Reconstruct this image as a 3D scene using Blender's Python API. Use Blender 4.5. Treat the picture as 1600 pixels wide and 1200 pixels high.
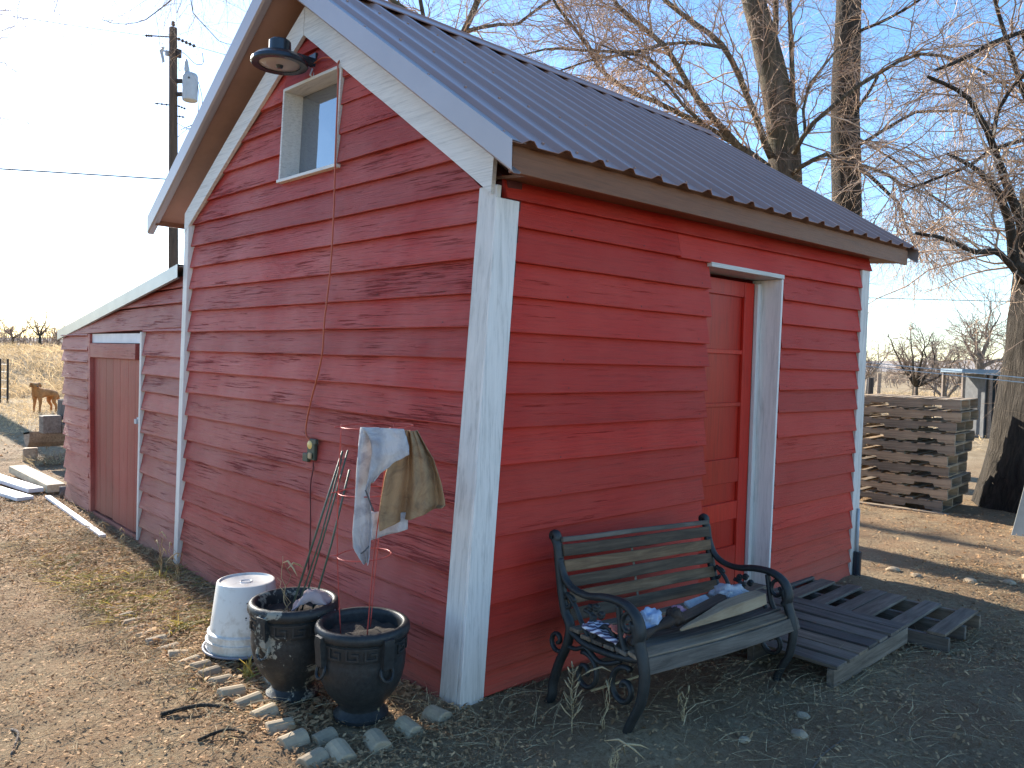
import bpy, bmesh, math, random
import numpy as np
from mathutils import Vector, Matrix, noise

random.seed(7)
rng = np.random.default_rng(11)
scene = bpy.context.scene
for _o in list(bpy.data.objects):
    bpy.data.objects.remove(_o)
COL = scene.collection
R = math.radians

# ------------------------------------------------------------------ camera, sky, sun, exposure
CAM = Vector((-2.2211, -2.6697, 1.6))
RIGHT = Vector((0.73077931, -0.68207416, 0.02713736))
UP = Vector((0.00232248, 0.04223924, 0.99910483))
FWD = Vector((0.68260985, 0.73006211, -0.03245167))
cam_data = bpy.data.cameras.new('camera')
cam_data.sensor_width = 36.0
cam_data.lens = 27.148
cam_data.clip_start = 0.05
cam_data.clip_end = 6000
cam = bpy.data.objects.new('camera', cam_data)
COL.objects.link(cam)
mw = Matrix.Identity(4)
for i in range(3):
    mw[i][0], mw[i][1], mw[i][2], mw[i][3] = RIGHT[i], UP[i], -FWD[i], CAM[i]
cam.matrix_world = mw
scene.camera = cam

SUN_AZ, SUN_EL = 87.6, 26.5
world = bpy.data.worlds.new('World')
scene.world = world
world.use_nodes = True
wn = world.node_tree.nodes
sky = wn.new('ShaderNodeTexSky')
sky.sky_type = 'NISHITA'
sky.sun_disc = False
sky.sun_elevation = R(SUN_EL)
sky.sun_rotation = R(90.0 - SUN_AZ)
sky.altitude = 1200
sky.air_density = 1.0
sky.dust_density = 0.7
sky.ozone_density = 1.6
hs = wn.new('ShaderNodeHueSaturation')
hs.inputs['Saturation'].default_value = 1.2
world.node_tree.links.new(sky.outputs[0], hs.inputs['Color'])
world.node_tree.links.new(hs.outputs[0], wn['Background'].inputs[0])
wn['Background'].inputs[1].default_value = 0.125

sun_d = bpy.data.lights.new('sun', 'SUN')
sun_d.energy = 4.7
sun_d.angle = R(0.53)
sun_d.color = (1.0, 0.93, 0.82)
sun = bpy.data.objects.new('sun', sun_d)
COL.objects.link(sun)
sdir = Vector((math.cos(R(SUN_EL)) * math.cos(R(SUN_AZ)), math.cos(R(SUN_EL)) * math.sin(R(SUN_AZ)), math.sin(R(SUN_EL))))
sun.rotation_euler = sdir.to_track_quat('Z', 'Y').to_euler()
sun.location = sdir * 60

scene.view_settings.view_transform = 'Standard'
scene.view_settings.look = 'None'
scene.view_settings.gamma = 1.0
scene.view_settings.use_curve_mapping = False
scene.view_settings.exposure = 1.48

# ------------------------------------------------------------------ object helpers
def tag(o, label=None, cat=None, group=None, kind=None):
    if label: o['label'] = label
    if cat: o['category'] = cat
    if group: o['group'] = group
    if kind: o['kind'] = kind
    return o

def empty(name, loc=(0, 0, 0), rz=0.0, label=None, cat=None, group=None):
    o = bpy.data.objects.new(name, None)
    o.empty_display_size = 0.1
    o.location = loc
    o.rotation_euler = (0, 0, rz)
    COL.objects.link(o)
    return tag(o, label, cat, group)

def link_mesh(name, me, mat, parent=None):
    if mat is not None: me.materials.append(mat)
    o = bpy.data.objects.new(name, me)
    COL.objects.link(o)
    if parent is not None: o.parent = parent
    return o

def copy_tree(o, parent=None):
    c = o.copy()
    COL.objects.link(c)
    if parent is not None: c.parent = parent
    for ch in list(o.children):
        copy_tree(ch, c)
    return c

class MB:
    """collects shapes, builds one mesh object"""
    def __init__(self):
        self.v, self.f = [], []
    def add(self, verts, faces):
        b = len(self.v)
        self.v += [tuple(p) for p in verts]
        self.f += [tuple(b + i for i in q) for q in faces]
    def box(self, c, s, rot=None):
        hx, hy, hz = s[0] / 2, s[1] / 2, s[2] / 2
        P = [Vector((x, y, z)) for x in (-hx, hx) for y in (-hy, hy) for z in (-hz, hz)]
        if rot is not None: P = [rot @ p for p in P]
        c = Vector(c)
        self.hexa([p + c for p in P])
    def hexa(self, P):
        # order: index = ix*4+iy*2+iz
        self.add(P, [(0, 1, 3, 2), (4, 6, 7, 5), (0, 4, 5, 1), (2, 3, 7, 6), (0, 2, 6, 4), (1, 5, 7, 3)])
    def bar(self, a, b, w, h, up=(0, 0, 1)):
        a, b = Vector(a), Vector(b)
        d = (b - a).normalized()
        s = d.cross(Vector(up))
        if s.length < 1e-5: s = d.cross(Vector((1, 0, 0)))
        s.normalize()
        u = s.cross(d).normalized()
        P = []
        for base in (a, b):
            for iy in (-1, 1):
                for iz in (-1, 1):
                    P.append(base + s * (iy * w / 2) + u * (iz * h / 2))
        self.hexa(P)
    def tube(self, pts, radii, n=6, cap=True, flat=1.0, nrm=None):
        pts = [Vector(p) for p in pts]
        if not hasattr(radii, '__len__'): radii = [radii] * len(pts)
        ref = None
        rings = []
        for i, p in enumerate(pts):
            d = (pts[min(i + 1, len(pts) - 1)] - pts[max(i - 1, 0)])
            if d.length < 1e-9: d = Vector((0, 0, 1))
            d.normalize()
            if nrm is not None:
                s = Vector(nrm)
                t = d.cross(s).normalized()
            else:
                if ref is None:
                    ref = d.cross(Vector((0.3, 0.1, 1)))
                    if ref.length < 1e-4: ref = d.cross(Vector((1, 0, 0)))
                s = (ref - d * ref.dot(d))
                if s.length < 1e-6: s = d.orthogonal()
                s.normalize(); ref = s
                t = d.cross(s)
            ring = []
            for k in range(n):
                a = 2 * math.pi * k / n
                ring.append(p + s * (math.cos(a) * radii[i] * flat) + t * (math.sin(a) * radii[i]))
            rings.append(ring)
        V = [q for r_ in rings for q in r_]
        F = []
        for i in range(len(pts) - 1):
            for k in range(n):
                k2 = (k + 1) % n
                F.append((i * n + k, i * n + k2, (i + 1) * n + k2, (i + 1) * n + k))
        if cap:
            F.append(tuple(range(n - 1, -1, -1)))
            F.append(tuple((len(pts) - 1) * n + k for k in range(n)))
        self.add(V, F)
    def lathe(self, prof, n=32, c=(0, 0, 0), cap_ends=False):
        c = Vector(c)
        V, F = [], []
        for r_, z in prof:
            for k in range(n):
                a = 2 * math.pi * k / n
                V.append(c + Vector((r_ * math.cos(a), r_ * math.sin(a), z)))
        for i in range(len(prof) - 1):
            for k in range(n):
                k2 = (k + 1) % n
                F.append((i * n + k, i * n + k2, (i + 1) * n + k2, (i + 1) * n + k))
        if cap_ends:
            F.append(tuple(range(n - 1, -1, -1)))
            F.append(tuple((len(prof) - 1) * n + k for k in range(n)))
        self.add(V, F)
    def prism(self, poly, off):
        """polygon (list of 3d points) extruded by vector off"""
        n = len(poly); off = Vector(off)
        P = [Vector(p) for p in poly]
        V = P + [p + off for p in P]
        F = [tuple(range(n - 1, -1, -1)), tuple(range(n, 2 * n))]
        for i in range(n):
            j = (i + 1) % n
            F.append((i, j, n + j, n + i))
        self.add(V, F)
    def grid(self, rows):
        """rows: list of equal-length lists of points"""
        m = len(rows[0])
        V = [p for r_ in rows for p in r_]
        F = []
        for i in range(len(rows) - 1):
            for k in range(m - 1):
                F.append((i * m + k, i * m + k + 1, (i + 1) * m + k + 1, (i + 1) * m + k))
        self.add(V, F)
    def mesh(self, name, smooth=False):
        me = bpy.data.meshes.new(name)
        me.from_pydata(self.v, [], self.f)
        bm = bmesh.new(); bm.from_mesh(me)
        bmesh.ops.recalc_face_normals(bm, faces=bm.faces)
        bm.to_mesh(me); bm.free()
        if smooth:
            me.polygons.foreach_set('use_smooth', [True] * len(me.polygons))
        return me
    def build(self, name, mat, parent=None, smooth=False, bevel=0.0, auto=None):
        o = link_mesh(name, self.mesh(name, smooth), mat, parent)
        if bevel > 0:
            b = o.modifiers.new('bevel', 'BEVEL'); b.width = bevel; b.segments = 1; b.limit_method = 'ANGLE'; b.angle_limit = R(40)
        if auto is not None:
            try: o.data.set_sharp_from_angle(angle=R(auto))
            except Exception: pass
        return o

def np_mesh(name, V, F, smooth=False):
    """fast mesh from numpy arrays (all faces with the same number of corners)"""
    me = bpy.data.meshes.new(name)
    nv, nf, k = len(V), len(F), F.shape[1]
    me.vertices.add(nv); me.vertices.foreach_set('co', np.asarray(V, np.float32).ravel())
    me.loops.add(nf * k); me.loops.foreach_set('vertex_index', np.asarray(F, np.int32).ravel())
    me.polygons.add(nf)
    me.polygons.foreach_set('loop_start', np.arange(0, nf * k, k, dtype=np.int32))
    me.polygons.foreach_set('loop_total', np.full(nf, k, dtype=np.int32))
    if smooth: me.polygons.foreach_set('use_smooth', np.ones(nf, dtype=bool))
    me.update(calc_edges=True)
    me.validate()
    return me

# ------------------------------------------------------------------ ground height
def _hash(ix, iy, s):
    h = (ix.astype(np.int64) * 374761393 + iy.astype(np.int64) * 668265263 + s * 982451653) & 0x7fffffff
    h = (h ^ (h >> 13)) * 1274126177 & 0x7fffffff
    return ((h ^ (h >> 16)) & 0xffff) / 65535.0
def vnoise(x, y, s=0):
    ix, iy = np.floor(x), np.floor(y)
    fx, fy = x - ix, y - iy
    fx, fy = fx * fx * (3 - 2 * fx), fy * fy * (3 - 2 * fy)
    a, b = _hash(ix, iy, s), _hash(ix + 1, iy, s)
    c, d = _hash(ix, iy + 1, s), _hash(ix + 1, iy + 1, s)
    return (a * (1 - fx) + b * fx) * (1 - fy) + (c * (1 - fx) + d * fx) * fy
def sstep(a, b, x):
    t = np.clip((x - a) / (b - a), 0, 1)
    return t * t * (3 - 2 * t)
def gh(x, y):
    x = np.asarray(x, float); y = np.asarray(y, float)
    r2 = np.maximum(x, 0) ** 2 + np.maximum(y, 0) ** 2
    z = -0.09 * (1 - np.exp(-r2 / 9.0))
    z = z + (vnoise(x * 1.1, y * 1.1, 1) - .5) * .035 + (vnoise(x * 4.3, y * 4.3, 2) - .5) * .022 + (vnoise(x * 12, y * 12, 3) - .5) * .012
    far = sstep(12, 40, np.hypot(x, y))
    z = z + far * (vnoise(x * .16, y * .16, 5) - .5) * .25
    # grassy embankment beyond the yard
    yy = y + x * .10
    bank = sstep(29.5, 41, yy + (vnoise(x * .25, y * .25, 8) - .5) * 1.5) * (1 - sstep(26, 48, x))
    z = z + bank * (1.42 + (vnoise(x * .5, y * .5, 9) - .5) * .3)
    z = z - .25 * sstep(26, 28.2, yy) * (1 - sstep(28.4, 30.5, yy)) * (1 - sstep(20, 34, x))
    z = z + .05 * np.exp(-((x - .40) ** 2 + (y + .74) ** 2) / .09)
    return z
def G(x, y):
    return float(gh(np.array([x]), np.array([y]))[0])

# ------------------------------------------------------------------ materials
def nt_new(name):
    m = bpy.data.materials.new(name); m.use_nodes = True
    nt = m.node_tree
    return m, nt, nt.nodes['Principled BSDF']
def ramp(nt, stops, interp='LINEAR'):
    n = nt.nodes.new('ShaderNodeValToRGB')
    e = n.color_ramp.elements
    n.color_ramp.interpolation = interp
    while len(e) < len(stops): e.new(0.5)
    for el, (p, c) in zip(e, stops):
        el.position = p
        el.color = (c[0], c[1], c[2], 1) if hasattr(c, '__len__') else (c, c, c, 1)
    return n
def coords(nt, scale, rot=(0, 0, 0), src='Object'):
    tc = nt.nodes.new('ShaderNodeTexCoord'); mp = nt.nodes.new('ShaderNodeMapping')
    mp.inputs['Scale'].default_value = scale; mp.inputs['Rotation'].default_value = rot
    nt.links.new(tc.outputs[src], mp.inputs['Vector'])
    return mp.outputs[0]
def tex(nt, vec, scale=1.0, detail=6, rough=.6, dist=0.0, kind='noise'):
    if kind == 'noise':
        n = nt.nodes.new('ShaderNodeTexNoise')
        n.inputs['Scale'].default_value = scale; n.inputs['Detail'].default_value = detail
        n.inputs['Roughness'].default_value = rough; n.inputs['Distortion'].default_value = dist
        nt.links.new(vec, n.inputs['Vector']); return n.outputs['Fac']
    n = nt.nodes.new('ShaderNodeTexVoronoi'); n.inputs['Scale'].default_value = scale
    nt.links.new(vec, n.inputs['Vector']); return n.outputs['Distance']
def mix(nt, fac, a, b, typ='MIX'):
    n = nt.nodes.new('ShaderNodeMix'); n.data_type = 'RGBA'; n.blend_type = typ
    for s, val in ((n.inputs[0], fac), (n.inputs[6], a), (n.inputs[7], b)):
        if hasattr(val, 'is_linked') or isinstance(val, bpy.types.NodeSocket): nt.links.new(val, s)
        elif hasattr(val, '__len__'): s.default_value = (val[0], val[1], val[2], 1)
        else: s.default_value = val
    return n.outputs[2]
def math_n(nt, op, a, b=None):
    n = nt.nodes.new('ShaderNodeMath'); n.operation = op
    for i, val in enumerate((a, b)):
        if val is None: continue
        if isinstance(val, bpy.types.NodeSocket): nt.links.new(val, n.inputs[i])
        else: n.inputs[i].default_value = val
    return n.outputs[0]
def bump(nt, bs, height, strength=.3, dist=.01):
    b = nt.nodes.new('ShaderNodeBump'); b.inputs['Strength'].default_value = strength; b.inputs['Distance'].default_value = dist
    nt.links.new(height, b.inputs['Height']); nt.links.new(b.outputs[0], bs.inputs['Normal'])
def obj_rand(nt):
    return nt.nodes.new('ShaderNodeObjectInfo').outputs['Random']
def island(nt):
    return nt.nodes.new('ShaderNodeNewGeometry').outputs['Random Per Island']

def plain(name, col, rough=.6, metal=0.0, var=.25, scale=8, bmp=.15, spec=.5, stretch=(1, 1, 1), rnd=None, dist=.004):
    """colour with soft mottling and fine relief"""
    m, nt, bs = nt_new(name)
    v = coords(nt, stretch)
    f = tex(nt, v, scale, 6, .65)
    dark = tuple(c * (1 - var) for c in col); lite = tuple(min(1, c * (1 + var)) for c in col)
    rp = ramp(nt, [(.3, dark), (.7, lite)]); nt.links.new(f, rp.inputs[0])
    c = rp.outputs[0]
    if rnd:
        src = island(nt) if rnd[0] == 'island' else obj_rand(nt)
        r2 = ramp(nt, rnd[1]); nt.links.new(src, r2.inputs[0])
        c = mix(nt, 1.0, c, r2.outputs[0], 'MULTIPLY')
    nt.links.new(c, bs.inputs['Base Color'])
    bs.inputs['Roughness'].default_value = rough; bs.inputs['Metallic'].default_value = metal
    bs.inputs['Specular IOR Level'].default_value = spec
    if bmp > 0:
        f2 = tex(nt, v, scale * 5, 4, .6)
        bump(nt, bs, f2, bmp, dist)
    return m

def painted_wood(name, axis, col, bare, peel, faded, rough=.45, bumpy=.5, fade=.3):
    """paint on rough-sawn boards: grain along one axis, worn patches that follow the grain"""
    m, nt, bs = nt_new(name)
    sc = {'x': (1, 1, 1), 'y': (1, 1, 1), 'z': (1, 1, 1)}
    st = {'x': (2.2, 26, 60), 'y': (26, 2.2, 60), 'z': (26, 26, 2.2)}[axis]
    ob = {'x': (1.1, 4, 7), 'y': (4, 1.1, 7), 'z': (7, 7, 1.0)}[axis]
    oi = nt.nodes.new('ShaderNodeObjectInfo')
    tc = nt.nodes.new('ShaderNodeTexCoord')
    va = nt.nodes.new('ShaderNodeVectorMath'); va.operation = 'ADD'
    sc3 = nt.nodes.new('ShaderNodeVectorMath'); sc3.operation = 'SCALE'
    cx = nt.nodes.new('ShaderNodeCombineXYZ')
    for i in range(3): nt.links.new(oi.outputs['Random'], cx.inputs[i])
    nt.links.new(cx.outputs[0], sc3.inputs[0]); sc3.inputs[3].default_value = 37.0
    nt.links.new(tc.outputs['Object'], va.inputs[0]); nt.links.new(sc3.outputs[0], va.inputs[1])
    def mp(s):
        n = nt.nodes.new('ShaderNodeMapping'); n.inputs['Scale'].default_value = s
        nt.links.new(va.outputs[0], n.inputs['Vector']); return n.outputs[0]
    grain = tex(nt, mp(st), 1.6, 8, .72, .6)
    sk = {'x': (2.6, 60, 120), 'y': (60, 2.6, 120), 'z': (120, 120, 2.6)}[axis]
    streak = tex(nt, mp(sk), 1.0, 7, .74, .4)
    patch = tex(nt, mp(ob), 1.0, 6, .62, .3)
    soft = tex(nt, coords(nt, (1.3, 1.3, 1.3)), 1.0, 4, .6)
    r1 = ramp(nt, [(.30, tuple(c * .60 for c in col)), (.5, col), (.72, tuple(min(1, c * 1.18) for c in col))])
    nt.links.new(grain, r1.inputs[0])
    rf = ramp(nt, [(.35, 0.0), (.7, fade)]); nt.links.new(soft, rf.inputs[0])
    c = mix(nt, rf.outputs[0], r1.outputs[0], faded)
    rr = ramp(nt, [(0, (.82, .82, .82)), (1, (1.1, 1.08, 1.08))]); nt.links.new(oi.outputs['Random'], rr.inputs[0])
    c = mix(nt, 1.0, c, rr.outputs[0], 'MULTIPLY')
    # worn / bare patches
    s = math_n(nt, 'ADD', math_n(nt, 'MULTIPLY', patch, .62), math_n(nt, 'MULTIPLY', streak, 1.15))
    rp = ramp(nt, [(peel, 0.0), (peel + .03, 1.0)]); nt.links.new(math_n(nt, 'MULTIPLY', s, .56), rp.inputs[0])
    c = mix(nt, math_n(nt, 'MULTIPLY', rp.outputs[0], .66), c, bare)
    sepz = nt.nodes.new('ShaderNodeSeparateXYZ'); nt.links.new(tc.outputs['Object'], sepz.inputs[0])
    mrz = nt.nodes.new('ShaderNodeMapRange'); mrz.inputs[1].default_value = .42; mrz.inputs[2].default_value = -.12; nt.links.new(math_n(nt, 'ADD', sepz.outputs['Z'], math_n(nt, 'MULTIPLY', math_n(nt, 'SUBTRACT', soft, .5), .7)), mrz.inputs[0])
    c = mix(nt, math_n(nt, 'MULTIPLY', mrz.outputs[0], math_n(nt, 'MULTIPLY', streak, .8)), c, (.20, .14, .095))
    nt.links.new(c, bs.inputs['Base Color'])
    rg = ramp(nt, [(0, rough), (1, min(.95, rough + .35))]); nt.links.new(rp.outputs[0], rg.inputs[0])
    nt.links.new(rg.outputs[0], bs.inputs['Roughness'])
    bs.inputs['Specular IOR Level'].default_value = .22
    h = math_n(nt, 'SUBTRACT', grain, math_n(nt, 'MULTIPLY', rp.outputs[0], .35))
    bump(nt, bs, h, bumpy, .006)
    return m

def raw_wood(name, axis, cols, rough=.85, rnd=True, bmp=.5):
    m, nt, bs = nt_new(name)
    st = {'x': (1.6, 22, 22), 'y': (22, 1.6, 22), 'z': (22, 22, 1.6)}[axis]
    v = coords(nt, st)
    g = tex(nt, v, 1.5, 8, .7, .8)
    rp = ramp(nt, [(.28, cols[0]), (.5, cols[1]), (.75, cols[2])]); nt.links.new(g, rp.inputs[0])
    c = rp.outputs[0]
    b = tex(nt, coords(nt, (3, 3, 3)), 1.0, 5, .6)
    rb = ramp(nt, [(.3, (.72, .70, .68)), (.65, (1.1, 1.1, 1.1))]); nt.links.new(b, rb.inputs[0])
    c = mix(nt, 1.0, c, rb.outputs[0], 'MULTIPLY')
    if rnd:
        r2 = ramp(nt, [(0, (.55, .56, .58)), (.5, (.95, .93, .9)), (1, (1.35, 1.2, 1.0))]); nt.links.new(obj_rand(nt), r2.inputs[0])
        c = mix(nt, 1.0, c, r2.outputs[0], 'MULTIPLY')
    nt.links.new(c, bs.inputs['Base Color'])
    bs.inputs['Roughness'].default_value = rough
    bump(nt, bs, g, bmp, .004)
    return m

MAT = {}
# gable and lean-to boards: faded, flaking
MAT['red_y'] = painted_wood('faded_red_siding', 'y', (.35, .026, .020), (.115, .013, .012), .546, (.46, .12, .10), .5, .8, .8)
MAT['red_old'] = painted_wood('old_red_siding', 'y', (.33, .052, .040), (.125, .022, .018), .548, (.42, .15, .13), .5, .7, .8)
MAT['red_x'] = painted_wood('red_siding', 'x', (.43, .020, .011), (.20, .013, .009), .580, (.48, .055, .036), .55, .5, .75)
MAT['red_door'] = painted_wood('red_door_paint', 'z', (.46, .021, .011), (.25, .016, .010), .70, (.49, .036, .021), .35, .25, .5)
MAT['red_plank'] = painted_wood('red_plank_paint', 'z', (.27, .036, .030), (.13, .024, .018), .60, (.33, .075, .062), .5, .6, .6)
MAT['white_z'] = painted_wood('white_trim_paint', 'z', (.66, .63, .59), (.36, .33, .30), .655, (.70, .68, .64), .5, .35, .5)
MAT['white_y'] = painted_wood('white_board_paint', 'y', (.66, .64, .60), (.40, .37, .33), .66, (.72, .70, .66), .5, .4, .5)
MAT['white_x'] = painted_wood('white_head_paint', 'x', (.68, .65, .60), (.40, .37, .33), .67, (.72, .70, .66), .5, .4, .5)
MAT['core'] = plain('sheathing', (.10, .025, .025), .9, var=.3)
MAT['brown_paint'] = painted_wood('brown_fascia_paint', 'x', (.21, .088, .043), (.12, .055, .030), .68, (.22, .115, .066), .5, .4, .5)
MAT['soffit'] = plain('soffit_board', (.30, .165, .115), .7, var=.15, scale=3, bmp=.15)
MAT['trim_metal'] = plain('rake_trim_metal', (.33, .285, .28), .36, .35, var=.06, scale=2, bmp=.03)
MAT['wood_grey_x'] = raw_wood('weathered_wood_x', 'x', [(.06, .047, .036), (.15, .122, .096), (.27, .228, .185)])
MAT['wood_grey_y'] = raw_wood('weathered_wood_y', 'y', [(.06, .047, .036), (.15, .122, .096), (.27, .228, .185)])
MAT['pallet_x'] = raw_wood('pallet_wood_x', 'x', [(.14, .105, .072), (.33, .255, .18), (.48, .385, .28)])
MAT['pallet_y'] = raw_wood('pallet_wood_y', 'y', [(.14, .105, .072), (.33, .255, .18), (.48, .385, .28)])
MAT['bench_slat'] = raw_wood('bench_slat_wood', 'x', [(.050, .030, .017), (.125, .080, .046), (.23, .16, .10)])
MAT['pale_wood'] = raw_wood('pale_split_wood', 'x', [(.20, .135, .075), (.36, .26, .16), (.50, .39, .26)])
MAT['brown_wood'] = raw_wood('dark_brown_wood', 'x', [(.030, .018, .012), (.075, .045, .028), (.13, .085, .055)])
MAT['fire_wood'] = raw_wood('firewood', 'y', [(.16, .11, .08), (.33, .25, .19), (.5, .4, .31)])
MAT['cream_board'] = raw_wood('fresh_board', 'y', [(.45, .35, .22), (.62, .5, .34), (.74, .64, .47)], rnd=False, bmp=.2)
MAT['white_board'] = plain('white_board', (.72, .70, .70), .6, var=.1, scale=5, bmp=.1)
MAT['iron'] = plain('black_cast_iron', (.022, .024, .024), .55, .2, var=.35, scale=20, bmp=.3)
MAT['black_metal'] = plain('black_metal', (.030, .038, .048), .25, .2, var=.2, bmp=.03)
MAT['planter'] = None
MAT['soil'] = plain('dry_potting_soil', (.05, .038, .028), .95, var=.5, scale=40, bmp=.8, dist=.01)
MAT['bucket'] = plain('white_plastic', (.72, .68, .60), .38, var=.06, scale=3, bmp=.04)
def bucket_mat():
    m, nt, bs = nt_new('white_plastic')
    v = coords(nt, (1, 1, 1)); a = tex(nt, v, 14, 7, .7, .6); b = tex(nt, coords(nt, (30, 30, 3)), 1.5, 5, .6)
    sp = nt.nodes.new('ShaderNodeSeparateXYZ'); nt.links.new(v, sp.inputs[0])
    mr = nt.nodes.new('ShaderNodeMapRange'); mr.inputs[1].default_value = .20; mr.inputs[2].default_value = .0; mr.inputs[3].default_value = .0; mr.inputs[4].default_value = .34; nt.links.new(sp.outputs['Z'], mr.inputs[0])
    s = math_n(nt, 'ADD', math_n(nt, 'MULTIPLY', a, .75), math_n(nt, 'MULTIPLY', b, .25))
    rp = ramp(nt, [(.52, 0.0), (.68, .55)]); nt.links.new(math_n(nt, 'ADD', s, math_n(nt, 'MULTIPLY', mr.outputs[0], .45)), rp.inputs[0])
    c = mix(nt, rp.outputs[0], (.70, .665, .60), (.36, .28, .20))
    nt.links.new(c, bs.inputs['Base Color']); bs.inputs['Roughness'].default_value = .42
    bump(nt, bs, a, .05, .004)
    return m
MAT['bucket'] = bucket_mat()
MAT['ink'] = plain('bucket_print', (.06, .065, .075), .6, var=.1, bmp=0)
MAT['grey_plastic'] = plain('grey_plastic', (.22, .22, .25), .5, var=.1, bmp=.03)
MAT['red_wire'] = plain('red_coated_wire', (.42, .055, .045), .4, .2, var=.15, bmp=0)
MAT['orange_cord'] = plain('orange_cord', (.42, .085, .035), .5, var=.1, bmp=0)
MAT['green_stake'] = plain('green_stake', (.055, .085, .06), .5, var=.3, scale=30, bmp=.2)
MAT['yellow_plug'] = plain('yellow_plug', (.72, .50, .16), .45, var=.1, bmp=.05)
MAT['outlet'] = plain('outlet_box', (.035, .05, .035), .5, var=.3, bmp=.05)
MAT['concrete'] = plain('edging_concrete', (.40, .315, .21), .9, var=.22, scale=12, bmp=.4, rnd=('object', [(0, (.75, .73, .72)), (1, (1.1, 1.08, 1.05))]))
MAT['stone'] = plain('pale_stone', (.42, .42, .41), .85, var=.25, scale=25, bmp=.5)
MAT['pole_wood'] = plain('pole_wood', (.085, .058, .04), .9, var=.3, scale=3, stretch=(4, 4, .4), bmp=.4)
MAT['transformer'] = plain('transformer_paint', (.42, .45, .48), .45, var=.08, bmp=.02)
MAT['wire'] = plain('dark_wire', (.03, .035, .04), .6, var=.1, bmp=0)
MAT['pale_wire'] = plain('pale_clothesline', (.55, .60, .60), .6, var=.1, bmp=0)
MAT['rust'] = plain('rusty_post', (.05, .04, .035), .8, .2, var=.3, bmp=.2)
MAT['lens'] = plain('lamp_lens', (.42, .38, .36), .4, var=.05, bmp=.02)
MAT['dog'] = plain('golden_fur', (.42, .18, .055), .85, var=.35, scale=14, bmp=.6)
MAT['teal'] = plain('shelter_paint', (.16, .22, .27), .7, var=.2, bmp=.1)
MAT['shade_wood'] = plain('shelter_board', (.10, .10, .10), .85, var=.3, bmp=.2)
MAT['sheet_metal'] = plain('grey_sheet', (.20, .205, .185), .55, .1, var=.2, scale=4, bmp=.08)
MAT['shed_roof'] = plain('grey_metal_edge', (.30, .31, .33), .38, .5, var=.12, scale=4, bmp=.05)

def roof_mat():
    m, nt, bs = nt_new('brown_roof_metal')
    f = tex(nt, coords(nt, (1.2, 1.2, 1.2)), 1.5, 5, .6)
    rp = ramp(nt, [(.3, (.27, .150, .118)), (.7, (.33, .19, .15))]); nt.links.new(f, rp.inputs[0])
    st = tex(nt, coords(nt, (60, 2, 2)), 1.0, 4, .6)
    c = mix(nt, math_n(nt, 'MULTIPLY', st, .25), rp.outputs[0], (.40, .27, .23))
    nt.links.new(c, bs.inputs['Base Color'])
    bs.inputs['Metallic'].default_value = .1
    bs.inputs['Roughness'].default_value = .30
    bump(nt, bs, f, .05, .01)
    return m
MAT['roof'] = roof_mat()

def glass_mat():
    m, nt, bs = nt_new('window_glass')
    f = tex(nt, coords(nt, (1, 2, 2)), 2.0, 3, .5)
    rp = ramp(nt, [(.35, (.055, .075, .10)), (.7, (.085, .11, .14))]); nt.links.new(f, rp.inputs[0])
    nt.links.new(rp.outputs[0], bs.inputs['Base Color'])
    bs.inputs['Roughness'].default_value = .04
    bs.inputs['IOR'].default_value = 3.2
    bump(nt, bs, f, .03, .02)
    return m
MAT['glass'] = glass_mat()

def planter_mat(name, wear):
    m, nt, bs = nt_new(name)
    v = coords(nt, (1, 1, 1))
    a = tex(nt, v, 9, 8, .7, .5); b = tex(nt, v, 55, 4, .7)
    s = math_n(nt, 'ADD', math_n(nt, 'MULTIPLY', a, .8), math_n(nt, 'MULTIPLY', b, .2))
    sep = nt.nodes.new('ShaderNodeSeparateXYZ')
    nt.links.new(coords(nt, (1, 1, 1)), sep.inputs[0])
    rp = ramp(nt, [(wear, 0.0), (wear + .03, 1.0)]); nt.links.new(s, rp.inputs[0])
    base = ramp(nt, [(.35, (.016, .018, .019)), (.7, (.034, .036, .036))]); nt.links.new(b, base.inputs[0])
    c = mix(nt, rp.outputs[0], base.outputs[0], (.27, .25, .20))
    nt.links.new(c, bs.inputs['Base Color'])
    bs.inputs['Specular IOR Level'].default_value = .3
    rg = ramp(nt, [(0, .45), (1, .9)]); nt.links.new(rp.outputs[0], rg.inputs[0]); nt.links.new(rg.outputs[0], bs.inputs['Roughness'])
    bump(nt, bs, s, .45, .008)
    return m
MAT['planter'] = planter_mat('black_planter_glaze', .66)
MAT['planter_worn'] = planter_mat('worn_planter_glaze', .55)

def cloth_mat(name, col, stain, amt, trans=.3):
    m, nt, bs = nt_new(name)
    v = coords(nt, (1, 1, 1))
    a = tex(nt, v, 9, 7, .7, 1.0)
    rp = ramp(nt, [(amt, 0.0), (amt + .22, 1.0)]); nt.links.new(a, rp.inputs[0])
    c = mix(nt, math_n(nt, 'MULTIPLY', rp.outputs[0], .75), col, stain)
    w = tex(nt, v, 180, 3, .6)
    nt.links.new(c, bs.inputs['Base Color'])
    bs.inputs['Roughness'].default_value = .95
    bs.inputs['Specular IOR Level'].default_value = .1
    bump(nt, bs, math_n(nt, 'ADD', a, math_n(nt, 'MULTIPLY', w, .3)), .8, .012)
    tr = nt.nodes.new('ShaderNodeBsdfTranslucent'); nt.links.new(c, tr.inputs[0])
    mx = nt.nodes.new('ShaderNodeMixShader'); mx.inputs[0].default_value = trans
    nt.links.new(bs.outputs[0], mx.inputs[1]); nt.links.new(tr.outputs[0], mx.inputs[2])
    nt.links.new(mx.outputs[0], nt.nodes['Material Output'].inputs['Surface'])
    return m
MAT['towel_white'] = cloth_mat('white_towel_cloth', (.58, .57, .58), (.30, .29, .33), .42, .22)
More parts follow.
